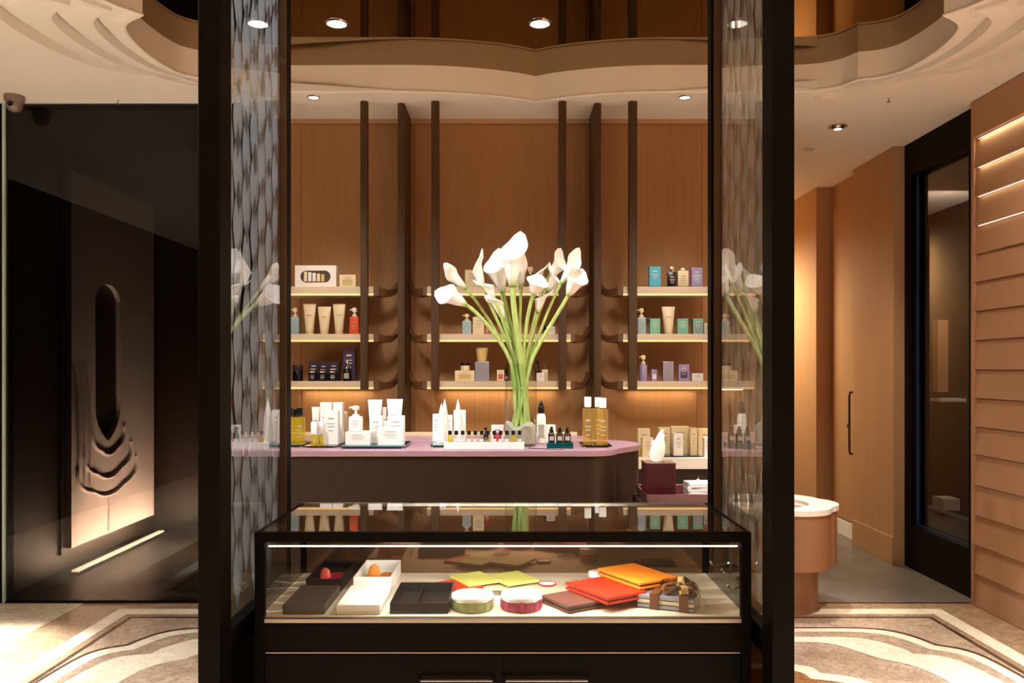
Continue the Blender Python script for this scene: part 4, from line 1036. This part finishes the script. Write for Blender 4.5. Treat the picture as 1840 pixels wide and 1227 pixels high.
# right of the vase
x, w_, h_ = kx(964,981,720,KZ,4.28)
t = dropper('white bottle with black dropper top right of the vase', x, 4.28, KZ, w_, h_, 'white_gloss', 'black', frac=.72)
x, w_, h_ = kx(980,998,764,KZ,4.15); carton('white box behind the amber dropper bottles', x, 4.16, KZ, w_, .05, h_, 'white')
zt = tray('teal dish holding three amber dropper bottles', X(982,4.03), X(1029,4.03), 3.985, 4.085, KZ, .026, 'teal_glass', 'teal_dish', False)
for a, b, lb in ((985,997,'left'),(999,1012,'middle'),(1013,1026,'right')):
    x, w_, h_ = kx(a, b, 766, zt, 4.035); dropper('amber dropper bottle on the teal dish, %s one of three' % lb, x, 4.035, zt, w_, h_, 'amber_glass', 'black', 'amber dropper bottles on the teal dish', frac=.62)
zt = tray('smoked glass tray with chrome feet under the tall amber bottles', X(1045,4.1), X(1097,4.1), 4.04, 4.26, KZ, .010, 'dark_glass')
for (a, b, tp, dd, lb) in ((1047,1065,713,4.09,'tall amber oil bottle with white cap, left one'),(1066,1083,714,4.20,'tall amber oil bottle with white cap, rear one'),(1073,1092,715,4.09,'tall amber oil bottle with white cap, right front one')):
    x, w_, h_ = kx(a, b, tp, zt, dd); capbottle(lb, x, dd, zt, w_, h_, 'amber_liq', 'white_gloss', .76, .66, 'tall amber oil bottles on the counter', name='oil_bottle', d_=w_*.8)
t = thing('cable', 'thin dark cable lying on the purple counter right of the rack', 'cable', (X(950,4.0), 4.0, KZ))
MB().tube([(.0,.0,.002),(.05,-.04,.002),(.09,-.06,.002),(.16,-.07,.002)], .0016, 6).build('cord', 'black', t)

# ------------------------------------------------------------------ vase and calla lilies
VX, VY, VR, VH = X(936,4.15), 4.15, .080, .405
t = thing('vase', 'tall clear glass cylinder vase of white calla lilies on the counter', 'vase', (VX, VY, KZ+.0004))
MB().lathe([(VR*.96,0),(VR,.004),(VR,VH),(VR-.003,VH)], seg=40, cap=False).build('glass_wall', 'vase', t, smooth=True)
MB().lathe([(VR*.94,.001),(VR*.96,.009)], seg=40).build('glass_base', 'vase', t)
t = MB(); ringn = 28; bmv = t.bm
t.lathe([(VR-.006,.013)]+[(VR-.006,.10),(VR*.7,.108),(VR*.35,.10),(.002,.104)], seg=ringn)
for v in bmv.verts:
    if v.co.z > .05: v.co.z += .012*sin(v.co.x*60)+.010*cos(v.co.y*45)
o = t.build('vase_sand', 'sand', loc=(VX, VY, KZ+.0004), smooth=True); o['kind'] = 'stuff'; tag(o, 'pale grey sand filling the bottom of the glass vase', 'sand'); 
FL = [((921,516),(922,430),18,-.075,'tallest white calla lily at the centre top of the bouquet'),
      ((838,548),(793,522),15,-.05,'wide open white calla lily lowest on the left edge'),
      ((838,520),(803,485),9,.01,'slim white calla lily above the lowest left one'),
      ((869,518),(853,464),9,-.02,'white calla lily with curled tip standing left of the cluster'),
      ((904,526),(888,460),18,.03,'large white calla lily in the cluster left of the tallest'),
      ((888,538),(870,503),9,-.03,'small white calla lily at the front of the left cluster'),
      ((936,520),(938,466),7,.05,'narrow white calla bud right of the tallest lily'),
      ((986,500),(1014,462),12,.06,'white calla lily with pointed tip at the upper right'),
      ((1008,510),(1040,458),10,-.02,'long rolled white calla lily highest on the right edge'),
      ((1020,532),(1042,490),15,-.05,'broad white calla lily lowest on the right edge'),
      ((958,530),(969,500),15,-.06,'round white calla lily facing front right of centre'),
      ((984,524),(1003,490),12,.02,'white calla lily between the round one and the right edge'),
      ((966,562),(975,524),9,-.03,'low white calla bud below the round lily at right'),
      ((905,575),(887,534),9,.0,'low pale calla lily below the left cluster'),
      ((972,506),(970,482),7,.07,'small white calla lily behind the round one at right'),
      ((901,505),(908,466),11,.08,'white calla lily behind the large one in the left cluster')]
KB = Z(800, VY)
def bez(p0, p1, p2, p3, k=12):
    out = []
    for i in range(k+1):
        u = i/k; out.append(p0*(1-u)**3+p1*3*u*(1-u)**2+p2*3*u*u*(1-u)+p3*u**3)
    return out
for i, (nk, tp, r, dy, lb) in enumerate(FL):
    rn = random.Random(i*11+2); d = VY+dy
    N0 = Vector((X(nk[0], d), d, Z(nk[1], d))); T = Vector((X(tp[0], d), d-.01, Z(tp[1], d)))
    lean = max(-1, min(1, (nk[0]-930)/90))
    a0 = 2*pi*i/16
    rim = Vector((VX+.055*lean+.008*cos(a0), VY+.045*(dy/.08)+.006*sin(a0), KZ+VH))
    bot = Vector((VX+.030*lean*-.4+.035*cos(a0*3), VY+.035*sin(a0*3), KZ+.09))
    base = Vector((VX, VY, KZ)); t = thing('calla_lily', lb, 'flower', bot, 0, 'calla lilies in the vase')
    axis = (T-N0).normalized()
    p1 = rim-bot
    pts = bez(bot, bot+(rim-bot)*.7, rim+(rim-bot).normalized()*.05, rim.lerp(N0, .45), 8)[:-1]
    mid = rim.lerp(N0, .45)
    pts = bez(bot, bot.lerp(rim, .5), rim.lerp(bot, .12), rim, 6)[:-1]+bez(rim, rim+(rim-bot).normalized()*.07, N0-axis*.09, N0, 9)
    R_ = .0085 if r > 10 else .0068
    if i == 0: R_ = .013
    mb = MB().tube([p-bot for p in pts], [R_*1.1]*len(pts), 8); mb.build('stem', 'stem', t, smooth=True)
    # spathe
    L = (T-N0).length; RR = r*d/F
    side = axis.cross(Vector((0,1,0))).normalized(); back = side.cross(axis).normalized()
    spin = rn.uniform(0, 2*pi) if r not in (18,15) else (pi/2+rn.uniform(-.4,.4))
    ua = side*cos(spin)+back*sin(spin); va = axis.cross(ua).normalized()
    mb = MB(); nu, nv = 18, 12; grid = []; al = mb.bm.verts.layers.float.new('along')
    for a in range(nv+1):
        v = a/nv; row = []
        for b in range(nu+1):
            th = -pi*1.06+2*pi*1.06*b/nu
            tipness = max(0, cos(th/2))**2
            hgt = L*(.58+.44*tipness**1.3)*v
            rad = R_*1.15+(RR*.80-R_)*(sin(min(1, v*1.2)*pi/2)**1.2)+RR*.62*(max(0, v-.66)/.34)**1.6*(.55+.6*tipness)
            ov = 1+.06*(b/nu)           # overlapping seam
            p = N0+axis*hgt+(ua*cos(th)+va*sin(th))*rad*ov
            if v > .9 and tipness > .8: p = p+ua*.45*RR*(tipness-.8)/.2+axis*.20*L*((tipness-.8)/.2)**2*(v-.9)/.1
            vv = mb.bm.verts.new(p-bot); vv[al] = v; row.append(vv)
        grid.append(row)
    for a in range(nv):
        for b in range(nu): mb.bm.faces.new((grid[a][b], grid[a][b+1], grid[a+1][b+1], grid[a+1][b]))
    sp = mb.build('spathe', 'calla', t, smooth=True)
    md = sp.modifiers.new('thick', 'SOLIDIFY'); md.thickness = .0012
    q0 = N0+axis*L*.1; q1 = N0+axis*L*.62
    MB().tube([q0-bot, q0.lerp(q1, .5)-bot, q1-bot], [.004,.0045,.002], 8).build('spadix', 'spadix', t, smooth=True)

# ------------------------------------------------------------------ side table with tray, tissue box and towels
t = thing('side_table', 'low dark wood side table beside the rounded counter end', 'table', (.785, 3.88, FZ))
MB().box(-.20,.20,-.175,.175,.745-FZ,.795-FZ,.003).build('table_top', 'counter_wood', t)
MB().box(-.185,.185,-.16,.16,.03,.745-FZ).build('body', 'dark_wood', t)
MB().box(-.17,.17,-.145,.145,0,.03).build('plinth', 'black_box', t)
TZ = .795
t = thing('lacquer_tray', 'burgundy lacquer tray with flared rim on the side table', 'tray', (.785, 3.88, TZ+.0004))
a, b = .175, .150
MB().box(-a, a, -b, b, 0, .006, .002).build('tray_base', 'tray_red', t)
mb = MB()
for s in (-1, 1):
    mb.loft([[(s*a,-b,.004),(s*(a+.004),-b-.0,.004),(s*(a+.012),-b-.008,.046),(s*(a+.006),-b-.008,.046)], [(s*a,b,.004),(s*(a+.004),b,.004),(s*(a+.012),b+.008,.046),(s*(a+.006),b+.008,.046)]])
    mb.loft([[(-a,s*b,.004),(-a,s*(b+.004),.004),(-a-.008,s*(b+.012),.046),(-a-.008,s*(b+.006),.046)], [(a,s*b,.004),(a,s*(b+.004),.004),(a+.008,s*(b+.012),.046),(a+.008,s*(b+.006),.046)]])
mb.build('tray_rim', 'tray_red', t)
tz = TZ+.007
x, w_, h_ = bx(1156,1210,830,tz,4.0)
t = thing('tissue_box', 'dark burgundy lacquer cube tissue box with a tissue pulled up', 'tissue box', (.680, 3.88, tz))
w_ = .136; h_ = Z(831,3.84)-tz
MB().box(-w_/2, w_/2, -w_/2, w_/2, 0, h_-.006, .002).build('box_body', 'burgundy', t)
MB().box(-w_/2-.002, w_/2+.002, -w_/2-.002, w_/2+.002, h_-.006, h_, .002).build('lid', 'burgundy', t)
MB().lathe([(.03,h_),(.032,h_+.001)], seg=20, sy=.7).build('slot_rim', 'steel', t)
mb = MB(); secs = []
for j in range(8):
    u = j/7; cx_ = -.008+.030*u*u; wv = .022+.012*sin(pi*u)-.024*u**3; zz = h_+.150*u
    secs.append([(cx_+wv*cos(2*pi*k/14)+.006*sin(3*2*pi*k/14+j), .35*wv*sin(2*pi*k/14)+.003*cos(k*2.2+j), zz+.006*sin(k*1.7)*(1-u)) for k in range(14)])
mb.loft(secs); mb.loft([[(-.02,-.004,h_+.06),(-.016,.004,h_+.06),(-.01,.004,h_+.10),(-.014,-.004,h_+.10)], [(-.036,-.004,h_+.085),(-.034,.004,h_+.085),(-.028,.004,h_+.10),(-.03,-.004,h_+.10)]])
mb.build('tissue', 'tissue', t, smooth=True)
for k in range(4):
    zz = tz+.0008+k*.0185
    t = thing('folded_towel', 'white folded hand towel in the burgundy tray, %s of the stack' % ('bottom','second from bottom','third from bottom','topmost')[k], 'towel', (.865+.003*(k%2), 3.87, zz), radians((-3,2,-1,4)[k]), 'folded towels in the burgundy tray')
    MB().box(-.058,.058,-.07,.07,0,.0095,.004,2).build('lower_fold', 'tissue', t, smooth=True)
    MB().box(-.057,.058,-.069,.07,.0092,.018,.004,2).build('upper_fold', 'tissue', t, smooth=True)
t = thing('small_bottle', 'tiny white bottle standing on the folded towels', 'bottle', (.86, 3.86, tz+.0755))
MB().lathe([(.008,0),(.008,.012),(.004,.016)], seg=12).build('bottle_body', 'white_gloss', t, smooth=True)
MB().lathe([(.005,.016),(.005,.024)], seg=12).build('cap', 'chrome', t)

# ------------------------------------------------------------------ scalloped vanity basin
U = 1.0
VXC, VYC = 1.575, 4.955
t = thing('vanity_basin', 'scalloped tan vanity with white stone top and round basin behind the right screen', 'basin', (VXC, VYC, 0))
def cloud(r, amp, nl=6, ph=0, k=72, ymax=None):
    p = []
    for i in range(k):
        a_ = 2*pi*i/k; rr = r*(1-amp+amp*abs(cos(nl*a_/2+ph))**.7)
        x_, y_ = rr*cos(a_), rr*sin(a_)
        p.append((x_, min(y_, .355)))
    return p
VT = .612
MB().prism(cloud(.335,.10,6,.35), .27, VT-.03).build('body', 'vanity_body', t)
MB().prism(cloud(.23,.06,6,.35), .0, .27).build('pedestal', 'vanity_body', t)
mb = MB(); bm = mb.bm
op = cloud(.345,.10,6,.35); inn = [(.19*cos(2*pi*i/40)-.02, .19*sin(2*pi*i/40)-.02) for i in range(40)]
def holed(z): 
    A = [bm.verts.new((x_, y_, z)) for x_, y_ in op]; B_ = [bm.verts.new((x_, y_, z)) for x_, y_ in inn]
    es = [bm.edges.new((A[i], A[(i+1)%len(A)])) for i in range(len(A))]+[bm.edges.new((B_[i], B_[(i+1)%40])) for i in range(40)]
    bmesh.ops.triangle_fill(bm, use_beauty=True, edges=es); return A, B_
A1, B1 = holed(VT); A0, B0 = holed(VT-.03)
for i in range(len(A1)): bm.faces.new((A0[i], A0[(i+1)%len(A1)], A1[(i+1)%len(A1)], A1[i]))
for i in range(40): bm.faces.new((B0[i], B0[(i+1)%40], B1[(i+1)%40], B1[i]))
mb.build('stone_top', 'vanity_top', t)
MB().lathe([(.192,VT-.004),(.19,VT-.02),(.16,VT-.06),(.10,VT-.085),(.02,VT-.09)], cx=-.02, cy=-.02, seg=40, cap=False).build('bowl', 'vanity_top', t, smooth=True)
MB().lathe([(.02,VT-.089),(.02,VT-.086)], cx=-.02, cy=-.02, seg=16).build('drain', 'chrome', t)
t = thing('faucet', 'slim angular chrome faucet at the left of the vanity basin', 'faucet', (1.345, 5.0, VT))
MB().lathe([(.022,0),(.022,.006),(.012,.01)], seg=18).build('base', 'chrome', t, smooth=True)
MB().tube([(0,0,.005),(0,0,.14),(.015,-.004,.15),(.10,-.03,.15),(.118,-.035,.125)], .0085, 10).build('spout', 'chrome', t, smooth=True)
MB().tube([(0,.02,.02),(-.03,.03,.06)], .006, 8).build('lever', 'chrome', t, smooth=True)
